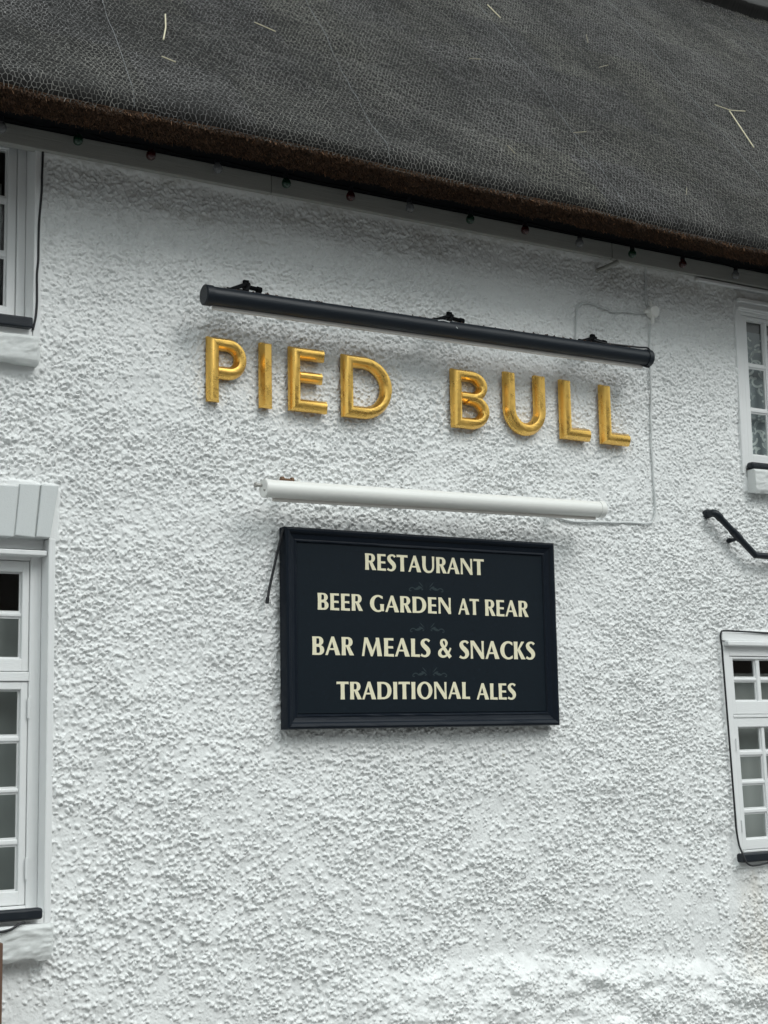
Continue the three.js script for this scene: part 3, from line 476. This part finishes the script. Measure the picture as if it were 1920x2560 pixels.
// ---------------------------------------------------------------- board sign
const glyphs = (() => {
  // painted flared capitals, cap height 100, drawn as filled paths
  const poly = (x, p) => { x.beginPath(); p.forEach((q, i) => (i ? x.lineTo(...q) : x.moveTo(...q))); x.closePath(); x.fill(); };
  const stem = (x, a, b, y0 = 0, y1 = 100) => { const m = (y0 + y1) / 2; x.beginPath(); x.moveTo(a - 1, y0); x.lineTo(b + 1, y0); x.quadraticCurveTo(b - 2, m, b + 1, y1); x.lineTo(a - 1, y1); x.quadraticCurveTo(a + 2, m, a - 1, y0); x.fill(); };
  const rbar = (x, a, b, y0, y1) => poly(x, [[a, y0], [b, y0 - 0.5], [b + 1, y1 + 1.5], [a, y1]]);
  const bowl = (x, l, r, y0, y1, th, hz, f = 0.42) => {   // right-hand bowl
    const m = (y0 + y1) / 2, k = 0.56, c = l + (r - l) * f; const half = (L, R, T, B) => { x.moveTo(L, T); x.lineTo(c, T); x.bezierCurveTo(c + (R - c) * k * 1.15, T, R, m - (m - T) * k, R, m); x.bezierCurveTo(R, m + (B - m) * k, c + (R - c) * k * 1.15, B, c, B); x.lineTo(L, B); x.closePath(); };
    x.beginPath(); half(l, r, y0, y1); half(l, r - th, y0 + hz, y1 - hz); x.fill('evenodd');
  };
  const brush = (x, pts) => {   // spine with widths
    const c = new THREE.CatmullRomCurve3(pts.map(([a, b, w]) => V(a, b, w)), false, 'catmullrom', 0.5), n = 90, L = [], Rr = [];
    for (let i = 0; i <= n; i++) { const p = c.getPoint(i / n), t = c.getTangent(i / n), l = Math.hypot(t.x, t.y) || 1; L.push([p.x - t.y / l * p.z / 2, p.y + t.x / l * p.z / 2]); Rr.push([p.x + t.y / l * p.z / 2, p.y - t.x / l * p.z / 2]); }
    for (let i = 0; i < n; i++) { x.beginPath(); x.moveTo(...L[i]); x.lineTo(...L[i + 1]); x.lineTo(...Rr[i + 1]); x.lineTo(...Rr[i]); x.closePath(); x.fill(); x.lineWidth = 0.8; x.stroke(); }
  };
  const ring = (x, cx, cy, rx, ry, ix, iy, a0, a1, n = 40) => { const p = []; for (let i = 0; i <= n; i++) { const a = a0 + (a1 - a0) * i / n; p.push([cx + rx * Math.cos(a), cy + ry * Math.sin(a)]); } for (let i = n; i >= 0; i--) { const a = a0 + (a1 - a0) * i / n; p.push([cx + 1.5 + ix * Math.cos(a), cy + iy * Math.sin(a)]); } poly(x, p); };
  const G = {
    I: [22, (x) => stem(x, 0, 22), 6.5, 6.5],
    L: [47, (x) => { stem(x, 0, 21); rbar(x, 10, 46, 87, 100); }, 6.5, 1],
    E: [51, (x) => { stem(x, 0, 21); rbar(x, 10, 49, 0, 12); rbar(x, 10, 47, 44, 56); rbar(x, 10, 50, 87, 100); }, 6.5, 4],
    T: [66, (x) => { stem(x, 22, 44); poly(x, [[0, -1], [66, -1], [66.5, 15], [60, 13], [6, 13], [-0.5, 15]]); }, 2, 2],
    B: [61, (x) => { stem(x, 0, 21); bowl(x, 12, 57, 0, 50, 21, 10); bowl(x, 12, 61, 45, 100, 22, 11.5); }, 6.5, 4],
    D: [80, (x) => { stem(x, 0, 22); bowl(x, 12, 80, 0, 100, 23, 12, 0.3); }, 6.5, 4],
    R: [64, (x) => { stem(x, 0, 21); bowl(x, 12, 58, 0, 54, 21, 11); poly(x, [[22, 50], [40, 47], [65, 100], [41, 100]]); }, 6.5, 1],
    P: [58, (x) => { stem(x, 0, 21); bowl(x, 12, 58, 0, 54, 21, 11); }, 6.5, 2],
    A: [79, (x) => { poly(x, [[33, -1], [46, -1], [13, 100], [0, 100]]); poly(x, [[33, -1], [47, -1], [79, 100], [54, 100], [36, 25]]); poly(x, [[18, 62], [60, 62], [62, 72], [15, 72]]); }, 1, 1],
    N: [75, (x) => { stem(x, 1, 13); stem(x, 62, 74); poly(x, [[0, -1], [20, -1], [75, 84], [75, 101], [60, 101], [6, 12]]); }, 6, 6],
    M: [104, (x) => { poly(x, [[14, -1], [26, -1], [12, 100], [0, 100]]); poly(x, [[13, -1], [31, -1], [58, 72], [54, 101], [46, 101]]); poly(x, [[78, -1], [90, -1], [55, 101], [46, 101]]); poly(x, [[72, -1], [90, -1], [104, 100], [80, 100]]); }, 5, 5],
    K: [65, (x) => { stem(x, 0, 21); poly(x, [[43, -1], [61, -1], [31, 46], [19, 48]]); poly(x, [[19, 48], [34, 40], [66, 100], [41, 100]]); }, 6.5, 1],
    U: [74, (x) => brush(x, [[10.5, -1, 23], [11, 30, 20], [11, 58, 20], [15, 78, 19], [26, 92, 15], [40, 95, 13], [54, 91, 12], [64, 77, 12], [67, 58, 12], [67, 30, 11.5], [67.5, -1, 14]]), 6, 6],
    O: [90, (x) => { x.beginPath(); x.ellipse(45, 50, 45, 52, 0, 0, 6.2832); x.ellipse(45, 50, 23, 40, 0, 0, 6.2832); x.fill('evenodd'); }, 4, 4],
    C: [70, (x) => { ring(x, 46, 50, 46, 52, 24, 40, -0.98, -5.30); poly(x, [[70, 4], [71, 22], [66, 20], [60, 14]]); poly(x, [[70, 95], [71, 79], [65, 81], [58, 88]]); }, 4, 2],
    G: [80, (x) => { ring(x, 46, 50, 46, 52, 24, 40, -0.95, -5.10); poly(x, [[72, 4], [73, 22], [67, 20], [60, 14]]); stem(x, 58, 79, 53, 96); }, 4, 5],
    S: [51, (x) => brush(x, [[47, 14, 13], [39, 6, 11.5], [27, 4, 11], [15, 10, 15], [10.5, 22, 20], [15, 35, 23], [27, 48, 25], [38, 61, 24], [41, 77, 20], [34, 91, 14.5], [22, 96, 11.5], [11, 94, 11.5], [1, 88, 14]]), 3.5, 3.5],
    '&': [82, (x) => brush(x, [[78, 47, 10], [70, 64, 11], [58, 82, 11], [42, 94, 12], [24, 95, 14], [11, 85, 20], [10, 70, 18], [20, 57, 14], [36, 46, 11], [49, 33, 12], [52, 18, 16], [45, 5, 12], [33, 2, 11], [23, 9, 15], [22, 23, 18], [30, 38, 19], [44, 58, 20], [58, 78, 20], [76, 100, 20]]), 4, 2],
  };
  return (x, word, x0, x1, yTop, yBot) => {   // lays a word between x0 and x1
    let total = 0; [...word].forEach((c, i, a) => { const [w, , l, r] = G[c]; total += w + (i ? l : 0) + (i < a.length - 1 ? r : 0); });
    const sx = (x1 - x0) / total, sy = (yBot - yTop) / 100; x.save(); x.translate(x0, yTop); x.scale(sx, sy); let at = 0;
    [...word].forEach((c, i) => { const [w, f, l, r] = G[c]; if (i) at += l; x.save(); x.translate(at, 0); f(x); x.restore(); at += w + r; }); x.restore();
  };
})();
{
  const X0 = 2.691, X1 = 3.947, Y0 = 1.612, Y1 = 2.355, IX0 = 2.746, IX1 = 3.899, IY0 = 1.672, IY1 = 2.305;
  const sign = thing('menu_board', 'dark navy framed board with four lines of cream capitals below the white lamp', 'sign board', [(X0 + X1) / 2, Y0, 0]);
  const at = (g) => g.translate(-(X0 + X1) / 2, -Y0, 0);
  const W = 2048, H = Math.round(W * (IY1 - IY0) / (IX1 - IX0)), cv = document.createElement('canvas'); cv.width = W; cv.height = H; const x = cv.getContext('2d');
  x.fillStyle = '#101a22'; x.fillRect(0, 0, W, H);
  const R = rng(5); for (let i = 0; i < 2600; i++) { x.fillStyle = R() < 0.5 ? 'rgba(40,52,64,0.10)' : 'rgba(6,9,14,0.12)'; const s = 2 + 26 * R() * R(); x.fillRect(R() * W, R() * H, s, s * (0.3 + R())); }
  const px = (v) => (v - IX0) / (IX1 - IX0) * W, py = (v) => (IY1 - v) / (IY1 - IY0) * H;
  x.fillStyle = '#e8e1c4'; x.strokeStyle = '#e8e1c4';
  for (const [w, a, b, t, u] of [['RESTAURANT', 3.046, 3.600, 2.2715, 2.2085], ['BEER', 2.837, 3.032, 2.1145, 2.052], ['GARDEN', 3.064, 3.436, 2.1135, 2.051], ['AT', 3.470, 3.571, 2.1125, 2.050], ['REAR', 3.601, 3.816, 2.1125, 2.048], ['BAR', 2.812, 2.990, 1.953, 1.885], ['MEALS', 3.025, 3.334, 1.952, 1.883], ['&', 3.371, 3.433, 1.951, 1.882], ['SNACKS', 3.472, 3.842, 1.948, 1.878], ['TRADITIONAL', 2.913, 3.517, 1.787, 1.722], ['ALES', 3.548, 3.740, 1.782, 1.719]]) glyphs(x, w, px(a), px(b), py(t), py(u));
  // small painted scroll between the lines
  for (const [cx, cy] of [[3.322, 2.157], [3.323, 2.000], [3.330, 1.829]]) for (const s of [-1, 1]) {
    x.save(); x.translate(px(cx), py(cy)); x.scale(s * 2.1, 2.2); x.fillStyle = x.strokeStyle = '#2f3a3e'; x.lineCap = 'round';
    const leaf = (a, b, c, d, w) => { x.beginPath(); x.moveTo(a, b); x.quadraticCurveTo((a + c) / 2 + w * 0.3, (b + d) / 2 - w, c, d); x.quadraticCurveTo((a + c) / 2 - w * 0.2, (b + d) / 2 + w, a, b); x.fill(); };
    leaf(9, 10, 17, -16, 6); leaf(12, 4, 30, -12, 6); leaf(14, 8, 34, 2, 7); leaf(20, 6, 48, 13, 8); leaf(11, 10, 20, 14, 4);
    x.lineWidth = 3.2; x.beginPath(); x.moveTo(44, 12); x.quadraticCurveTo(56, 2, 66, 12); x.quadraticCurveTo(68, 18, 60, 17); x.stroke();
    leaf(0, 10, 3, -9, 3.4); x.restore();
  }
  const t = new THREE.CanvasTexture(cv); t.colorSpace = THREE.SRGBColorSpace; t.anisotropy = 8;
  const panelM = new THREE.MeshPhysicalMaterial({ map: t, roughness: 0.5, specularIntensity: 0.35, bumpMap: rep(blot, 2, 1), bumpScale: 0.0004 });
  const pg = new THREE.PlaneGeometry(IX1 - IX0 + 0.004, IY1 - IY0 + 0.004); pg.translate((IX0 + IX1) / 2, (IY0 + IY1) / 2, 0.031); obj('panel', [at(pg)], panelM, sign);
  obj('backing', [at(bx(X0 + 0.006, X1 - 0.006, Y0 + 0.006, Y1 - 0.006, 0.0, 0.028, 0.002))], M.navy, sign);
  // four mitred lengths of moulding: outer square edge, rounded nose, cove down to the panel
  const pr = [[0, 0.002], [0, 0.044], [0.003, 0.050], [0.010, 0.0535], [0.017, 0.052], [0.022, 0.047], [0.026, 0.041], [0.033, 0.039], [0.043, 0.036], [0.047, 0.038], [0.051, 0.0375], [0.0535, 0.035], [0.055, 0.030]];
  const sx = (IX0 - X0) / 0.055, cor = [[X0, Y0, 1, 1], [X1, Y0, -1, 1], [X1, Y1, -1, -1], [X0, Y1, 1, -1]];
  for (let i = 0; i < 4; i++) {
    const a = cor[i], b = cor[(i + 1) % 4], pos = [], idx = [], uv = [], K = pr.length, N = 24;
    for (let j = 0; j <= N; j++) for (const [d, z] of pr) { const k = sx * d, u = j / N, w = 0.0006 * vn(j * 0.7 + i * 9, d * 70, 600); const x0 = a[0] + a[2] * k, x1 = b[0] + b[2] * k, y0 = a[1] + a[3] * k, y1 = b[1] + b[3] * k; pos.push(x0 + (x1 - x0) * u, y0 + (y1 - y0) * u, z + w); uv.push(u * 1.2, d * 4); }
    for (let j = 0; j < N; j++) for (let k = 0; k < K - 1; k++) { const p = j * K + k, q = p + 1, r = p + K, s = r + 1; idx.push(p, r, q, q, r, s); }
    const g = new THREE.BufferGeometry(); g.setAttribute('position', new THREE.Float32BufferAttribute(pos, 3)); g.setAttribute('uv', new THREE.Float32BufferAttribute(uv, 2)); g.setIndex(idx); g.computeVertexNormals();
    obj('frame', [at(toCreasedNormals(g, 0.6))], M.navy, sign);
  }
}

// ---------------------------------------------------------------- lamps
{
  const a = V(2.325, 3.163, 0.13), b = V(4.452, 3.174, 0.13), r = 0.0345, lamp = thing('sign_lamp', 'long black tubular lamp above the gold letters', 'sign lamp', [3.39, 3.168, 0]);
  const at = (g) => g.translate(-3.39, -3.168, 0), ux = b.clone().sub(a).normalize(), P = (x, dy = 0, dz = 0) => a.clone().addScaledVector(ux, x - a.x).add(V(0, dy, dz));
  obj('body', [at(rod(P(2.335), P(4.428), r, r * 0.98, 36))], M.black, lamp);
  obj('end_cap', [at(rod(P(2.325), P(2.352), r + 0.0035, r + 0.0035, 36)), at(rod(P(2.3215), P(2.325), r - 0.002, r + 0.0028, 36))], M.black, lamp);
  obj('end_cap', [at(rod(P(4.414), P(4.438), r + 0.0022, r + 0.0022, 36)), at(rod(P(4.438), P(4.442), r + 0.0012, r - 0.003, 36))], M.black, lamp);
  obj('diffuser', [at(bar(P(2.36, -r + 0.002, -0.010), P(4.405, -r + 0.002, -0.010), 0.03, 0.012))], M.acrylic, lamp, 'pale strip along the underside');
  for (const x of [2.545, 3.470, 4.222]) {
    const top = V(x + 0.012, 3.266, 0.016), bk = obj('bracket', [bx(x + 0.002, x + 0.024, 3.238, 3.284, -0.006, 0.008, 0.002), bar(top, P(x * 0.974 - 0.062, r * 0.8, 0), 0.008, 0.016), bar(top.clone().add(V(0.006, 0, 0)), P(x * 0.974 + 0.018, r * 0.8, -0.008), 0.013, 0.010), bar(P(x * 0.974 - 0.064, r * 0.9, 0), P(x * 0.974 + 0.026, r * 0.9, -0.004), 0.02, 0.006)].map(at), M.blackMatt, lamp);
    obj('bolt', [rod(V(x + 0.002, 3.252, 0.026), V(x + 0.058, 3.246, 0.026), 0.0085, 0.0085, 12), rod(V(x + 0.046, 3.246, 0.026), V(x + 0.064, 3.245, 0.026), 0.013, 0.012, 10), rod(V(x - 0.012, 3.254, 0.026), V(x + 0.002, 3.253, 0.026), 0.012, 0.012, 6)].map(at), M.blackMatt, bk);
  }
  { const R = rng(19), gs = []; for (let i = 0; i < 90; i++) { const x = 2.4 + 2.0 * R(), a2 = (R() - 0.5) * 0.9, l = 0.004 + 0.012 * R() * R(); const g = new THREE.TetrahedronGeometry(l, 0); g.scale(1, 0.45, 0.7); g.rotateY(R() * 6); g.rotateZ(R() - 0.5); const p = P(x, (r + 0.001) * Math.cos(a2), (r + 0.001) * Math.sin(a2)); g.translate(p.x, p.y, p.z); gs.push(at(g)); } const d = obj('debris', gs, M.timber, lamp, 'bits of straw and dirt lying on top of the lamp'); d.userData.kind = 'stuff'; }
  obj('paint_chip', [at(tube([P(3.32, 0.022, r * 0.80), P(3.345, 0.0265, r * 0.71), P(3.375, 0.0225, r * 0.79)].map((p) => [p.x, p.y, p.z]), 0.0022, 12, 5)), at(tube([P(3.40, 0.004, r * 1.01), P(3.408, -0.001, r * 1.01)].map((p) => [p.x, p.y, p.z]), 0.0018, 6, 5))], M.cableWhite, lamp, 'pale flecks on the dark tube');
  obj('cable', [at(tube([[4.14, 3.222, 0.12], [4.20, 3.212, 0.125], [4.30, 3.213, 0.13], [4.385, 3.216, 0.13], [4.428, 3.219, 0.13], [4.445, 3.208, 0.13], [4.447, 3.185, 0.13], [4.445, 3.157, 0.13], [4.434, 3.135, 0.13], [4.41, 3.136, 0.13], [4.385, 3.143, 0.13]], 0.0042, 90, 8))], M.cableBlack, lamp);
}
{
  const a = V(2.56, 2.476, 0.13), b = V(4.147, 2.496, 0.13), r = 0.0325, lamp = thing('sign_lamp', 'long white tubular lamp above the dark board', 'sign lamp', [3.35, 2.486, 0]);
  const at = (g) => g.translate(-3.35, -2.486, 0), ux = b.clone().sub(a).normalize(), P = (x, dy = 0, dz = 0) => a.clone().addScaledVector(ux, x - a.x).add(V(0, dy, dz));
  obj('body', [at(rod(P(2.57), P(4.135), r, r, 36))], M.lampWhite, lamp);
  obj('end_cap', [at(rod(P(2.560), P(2.576), r + 0.0022, r + 0.0022, 36)), at(rod(P(2.558), P(2.560), r - 0.001, r + 0.002, 36))], M.lampWhite, lamp);
  obj('end_cap', [at(rod(P(4.118), P(4.143), r + 0.0025, r + 0.0025, 36)), at(rod(P(4.143), P(4.148), r + 0.0015, r - 0.003, 36))], M.lampWhite, lamp);
  obj('end_screw', [at(rod(P(2.535, 0.012, -0.012), P(2.560, 0.012, -0.012), 0.0065, 0.0065, 8)), at(rod(P(2.530, 0.012, -0.012), P(2.537, 0.012, -0.012), 0.011, 0.010, 6))], M.steel, lamp, 'dark screw on the left end');
  obj('end_screw', [at(rod(P(2.554, -0.008, 0.012), P(2.560, -0.008, 0.012), 0.004, 0.004, 8))], M.steel, lamp);
  obj('diffuser', [at(bar(P(2.60, -r + 0.003, -0.008), P(4.11, -r + 0.003, -0.008), 0.03, 0.010))], M.acrylic, lamp);
  for (const [x, m] of [[2.70, M.rust], [3.985, M.lampWhite]]) {
    const bk = obj('bracket', [bar(V(x, 2.525, 0.0), P(x, r * 0.6, -0.012), 0.022, 0.008), bx(x - 0.014, x + 0.014, 2.50, 2.545, -0.004, 0.012, 0.002), rod(P(x + 0.004, r - 0.006, 0), P(x + 0.004, r + 0.010, 0), 0.007, 0.007, 8)].map(at), M.lampWhite, lamp);
    obj('bolt', [rod(V(x - 0.025, 2.528, 0.055), V(x + 0.022, 2.526, 0.055), 0.006, 0.006, 8), rod(V(x - 0.030, 2.528, 0.055), V(x - 0.018, 2.528, 0.055), 0.011, 0.011, 6), rod(V(x + 0.012, 2.527, 0.055), V(x + 0.022, 2.526, 0.055), 0.012, 0.012, 6)].map(at), m, bk);
  }
}

// ---------------------------------------------------------------- cables and small fittings
const onWall = (x, y, off = 0.003) => { const xs = [x - 0.006, x, x + 0.006]; let z = -1; for (const a of xs) for (const b of [y - 0.006, y, y + 0.006]) z = Math.max(z, wallHeight(a, b)); return [x, y, z + off]; };
function wallCable(name, pts, r, mat, label, step = 0.045, seed = 1) {
  const c = new THREE.CatmullRomCurve3(pts.map(([x, y]) => V(x, y, 0)), false, 'catmullrom', 0.35), n = Math.max(4, Math.round(c.getLength() / step)), q = [];
  for (let i = 0; i <= n; i++) { const p = c.getPointAt(i / n), w = i && i < n ? 0.0025 : 0; q.push(onWall(p.x + w * vn(i * 0.9, seed, 700), p.y + w * vn(i * 0.9, seed, 701), r * 1.0)); }
  const m = obj(name, [tube(q, r, n * 5, 7, 0.4)], mat, scene); return tag(m, label, 'cable');
}
wallCable('wall_cable', [[4.563, 3.640], [4.562, 3.58], [4.558, 3.52], [4.562, 3.46]], 0.0045, M.cableWhite, 'short white painted cable dropping from the eave to the round box', 0.04, 1);
wallCable('wall_cable', [[4.552, 3.424], [4.50, 3.416], [4.42, 3.412], [4.366, 3.402], [4.28, 3.414], [4.215, 3.425], [4.172, 3.410], [4.152, 3.372], [4.146, 3.30], [4.140, 3.236]], 0.0045, M.cableWhite, 'white painted cable looping from the round box to the black lamp', 0.04, 2);
wallCable('wall_cable', [[4.571, 3.375], [4.566, 3.25], [4.560, 3.05], [4.553, 2.88], [4.556, 2.74], [4.556, 2.60], [4.556, 2.53], [4.545, 2.49], [4.50, 2.475], [4.40, 2.474], [4.25, 2.466], [4.12, 2.462], [4.05, 2.466], [3.985, 2.485]], 0.0045, M.cableWhite, 'long white painted cable running down the wall to the white lamp', 0.05, 3);
wallCable('wall_cable', [[1.764, 3.645], [1.762, 3.52], [1.756, 3.40], [1.752, 3.25], [1.749, 3.12], [1.744, 3.03], [1.737, 2.99]], 0.0042, M.cableBlack, 'thin dark cable down the right side of the upper left window', 0.05, 4);
{ // cable hanging loose from the board's corner
  const m = obj('loose_cable', [tube([[2.700, 2.352, 0.030], [2.688, 2.338, 0.034], [2.679, 2.30, 0.030], [2.668, 2.25, 0.024], [2.652, 2.18, 0.020], [2.638, 2.12, 0.018], [2.629, 2.075, 0.020]], 0.0052, 50, 8), rod(V(2.631, 2.092, 0.020), V(2.628, 2.070, 0.020), 0.0075, 0.007, 8)], M.cableBlack, scene); tag(m, 'loose black cable hanging from the left corner of the dark board', 'cable');
  const k = obj('loose_cable', [tube([[6.0, 2.004, 0.014], [5.4, 2.006, 0.016], [5.10, 2.0125, 0.014], [4.95, 2.016, 0.012], [4.907, 2.014, 0.010], [4.897, 1.99, 0.010], [4.901, 1.95, 0.012], [4.905, 1.90, 0.010], [4.913, 1.75, 0.008], [4.925, 1.50, 0.007], [4.934, 1.25, 0.008], [4.936, 1.15, 0.010], [4.945, 1.08, 0.014], [4.953, 1.035, 0.030], [4.960, 1.005, 0.040], [4.985, 0.993, 0.045], [5.03, 0.994, 0.045], [5.10, 1.001, 0.04]], 0.0043, 200, 8)], M.cableBlack, scene); tag(k, 'black cable running round the edge of the lower right window', 'cable');
  const j = obj('loose_cable', [tube([[1.725, 1.010, 0.045], [1.70, 1.004, 0.052], [1.675, 0.992, 0.056], [1.64, 0.987, 0.057], [1.58, 0.99, 0.056], [1.52, 1.006, 0.045]], 0.0042, 40, 8)], M.cableBlack, scene); tag(j, 'dark cable sagging under the black sill of the lower left window', 'cable');
}
{
  const c = [4.579, 3.428], box = thing('junction_box', 'round white junction box on the wall below the eave', 'junction box', [c[0], c[1], 0]);
  obj('body', [rod(V(0, 0, -0.004), V(0, 0, 0.026), 0.0275, 0.0255, 28)], M.lampWhite, box);
  obj('lid', [rod(V(0, 0, 0.026), V(0, 0, 0.030), 0.0265, 0.024, 28)], M.lampWhite, box);
  obj('gland', [rod(V(-0.022, -0.002, 0.012), V(-0.050, -0.003, 0.012), 0.0095, 0.008, 12)], M.lampWhite, box);
  obj('gland', [rod(V(-0.008, 0.022, 0.012), V(-0.012, 0.046, 0.012), 0.0085, 0.006, 12)], M.lampWhite, box);
  obj('gland', [rod(V(-0.002, -0.022, 0.012), V(-0.004, -0.052, 0.012), 0.0095, 0.0085, 12)], M.lampWhite, box);
  const s = obj('pipe_stub', [rod(V(4.262, 3.568, 0.012), V(4.352, 3.612, 0.045), 0.0105, 0.0105, 16, false), rod(V(4.340, 3.606, 0.041), V(4.356, 3.614, 0.047), 0.012, 0.012, 16)], M.board, scene); tag(s, 'short grey pipe stub sticking out under the eave', 'pipe');
  const k = obj('conduit', [bx(4.86, 6.2, 3.612, 3.628, -0.004, 0.016, 0.004)], M.paint, scene); tag(k, 'thin white conduit along the wall top above the upper right window', 'conduit');
  const p = obj('timber_post', [bx(1.30, 1.569, 0.12, 0.984, 0.16, 0.30, 0.004)], M.timber, scene); tag(p, 'brown timber edge in the bottom left corner below the stone sill', 'post');
  const rail = thing('handrail', 'black metal handrail sloping down towards the lower right window', 'handrail', [5.06, 2.35, 0]);
  const at = (g) => g.translate(-5.06, -2.35, 0), z = 0.048;
  obj('rail', [at(rod(V(4.874, 2.530, z), V(5.099, 2.358, z), 0.0148, 0.0148, 20)), at(rod(V(5.099, 2.358, z), V(6.0, 2.338, z), 0.0148, 0.0148, 20)), at(new THREE.SphereGeometry(0.0149, 16, 12).translate(5.099, 2.358, z))], M.black, rail);
  obj('elbow', [at(tube([[4.858, 2.536, 0.004], [4.858, 2.536, 0.024], [4.861, 2.536, 0.040], [4.872, 2.530, z + 0.001], [4.895, 2.514, z]], 0.0175, 40, 16)), at(rod(V(4.858, 2.536, -0.006), V(4.858, 2.536, 0.014), 0.0215, 0.020, 20))], M.black, rail);
  obj('collar', [at(rod(V(4.966, 2.460, z), V(5.010, 2.426, z), 0.0175, 0.0175, 20))], M.black, rail);
  obj('bracket', [at(tube([[4.988, 2.440, z], [4.988, 2.428, z - 0.006], [4.990, 2.424, z - 0.02], [4.990, 2.424, -0.004]], 0.009, 24, 10)), at(rod(V(4.990, 2.424, -0.006), V(4.990, 2.424, 0.008), 0.012, 0.0115, 16))], M.black, rail);
}
// festoon of coloured bulbs under the eave
{
  const st = thing('string_lights', 'string of green, red and clear bulbs along the wall top under the eave', 'string lights', [3.3, 3.7, 0]);
  const at = (g) => g.translate(-3.3, -3.7, 0), bulbG = new THREE.LatheGeometry([[0.0001, -0.019], [0.009, -0.0168], [0.0155, -0.0105], [0.018, -0.001], [0.0165, 0.008], [0.012, 0.0145], [0.0085, 0.019], [0.008, 0.024]].map((p) => new THREE.Vector2(...p)), 20);
  const mats = [['clear', new THREE.MeshPhysicalMaterial({ color: lin(0.40, 0.41, 0.42), roughness: 0.12, transmission: 0.65, thickness: 0, ior: 1.45 })], ['green', new THREE.MeshPhysicalMaterial({ color: lin(0.002, 0.035, 0.016), roughness: 0.25, clearcoat: 0.5 })], ['red', new THREE.MeshPhysicalMaterial({ color: lin(0.042, 0.003, 0.004), roughness: 0.25, clearcoat: 0.5 })]];
  const xs = [1.594, 1.869, 2.146, 2.413, 2.701, 2.986, 3.262, 3.557, 3.838, 4.130, 4.427, 4.725, 5.051, 5.32], ysn = [3.668, 3.678, 3.675, 3.675, 3.670, 3.668, 3.668, 3.670, 3.670, 3.660, 3.658, 3.656, 3.652, 3.655], pts = [[1.2, 3.702, 0.062]];
  xs.forEach((x, i) => { pts.push([x, ysn[i] + 0.036, 0.062]); if (i < xs.length - 1) pts.push([(x + xs[i + 1]) / 2, 3.698, 0.066]); }); pts.push([5.7, 3.70, 0.062]);
  obj('cable', [at(tube(pts, 0.0032, 300, 6))], M.blackMatt, st);
  xs.forEach((x, i) => { const [n, m] = mats[i % 3], b = obj('bulb', [bulbG], m, st, n + ' bulb'); b.position.set(x - 3.3, ysn[i] - 3.7, 0.062); b.rotation.z = 0.15 * vn(i, 3, 720); const h = obj('lamp_holder', [rod(V(0, 0.021, 0), V(0, 0.042, 0), 0.0105, 0.009, 12)], M.cableBlack, b); });
}
// loose straws caught on the netting: [x, s] along the slope
{
  const put = (label, pts, r) => { const m = obj('straw_stalk', [tube(pts.map(([x, s, o = 0.02]) => roofAt(x, s, o)), r, 24, 6, 0.1)], M.straw, scene); return tag(m, label, 'straw'); };
  put('pale upright straw on the netted thatch near the top left', [[2.265, 0.825], [2.235, 0.71], [2.195, 0.60]], 0.0030);
  put('short pale straw lying slanted on the thatch, right of the upright one', [[2.70, 0.985], [2.775, 0.93]], 0.0021);
  put('tiny pale straw on the thatch just below the upright one', [[2.14, 0.435], [2.19, 0.415]], 0.0022);
  put('pale straw on the thatch near the top edge, right of centre', [[4.33, 1.96], [4.345, 1.83]], 0.0028);
  put('long pale straw lying straight down the thatch at the far right', [[5.60, 1.405], [5.47, 0.985, 0.03]], 0.0032);
  put('thin pale straw lying across the thatch at the upper end of the long one', [[5.52, 1.44], [5.62, 1.42], [5.76, 1.47]], 0.0022);
  const dull = new THREE.MeshStandardMaterial({ color: lin(0.26, 0.23, 0.16), roughness: 0.7 });
  [['dull fine straw on the thatch, upper middle, left of the bent pair', [[3.836, 1.17], [3.91, 1.192]]], ['dull upright straw near the top of the thatch, right of centre', [[4.947, 1.936], [4.897, 1.826]]], ['faint straw lying across the middle of the thatch right half', [[4.801, 1.53], [4.898, 1.596]]], ['short dull straw close above the eave near the middle', [[3.634, 0.345], [3.637, 0.277]]], ['dull straw standing on the thatch low down at the right', [[4.613, 0.347], [4.552, 0.263]]], ['small dull straw below the middle of the thatch', [[4.148, 0.651], [4.245, 0.696]]]].forEach(([l, p]) => { put(l, p, 0.0017).material = dull; });
}

renderer.render(scene, camera);
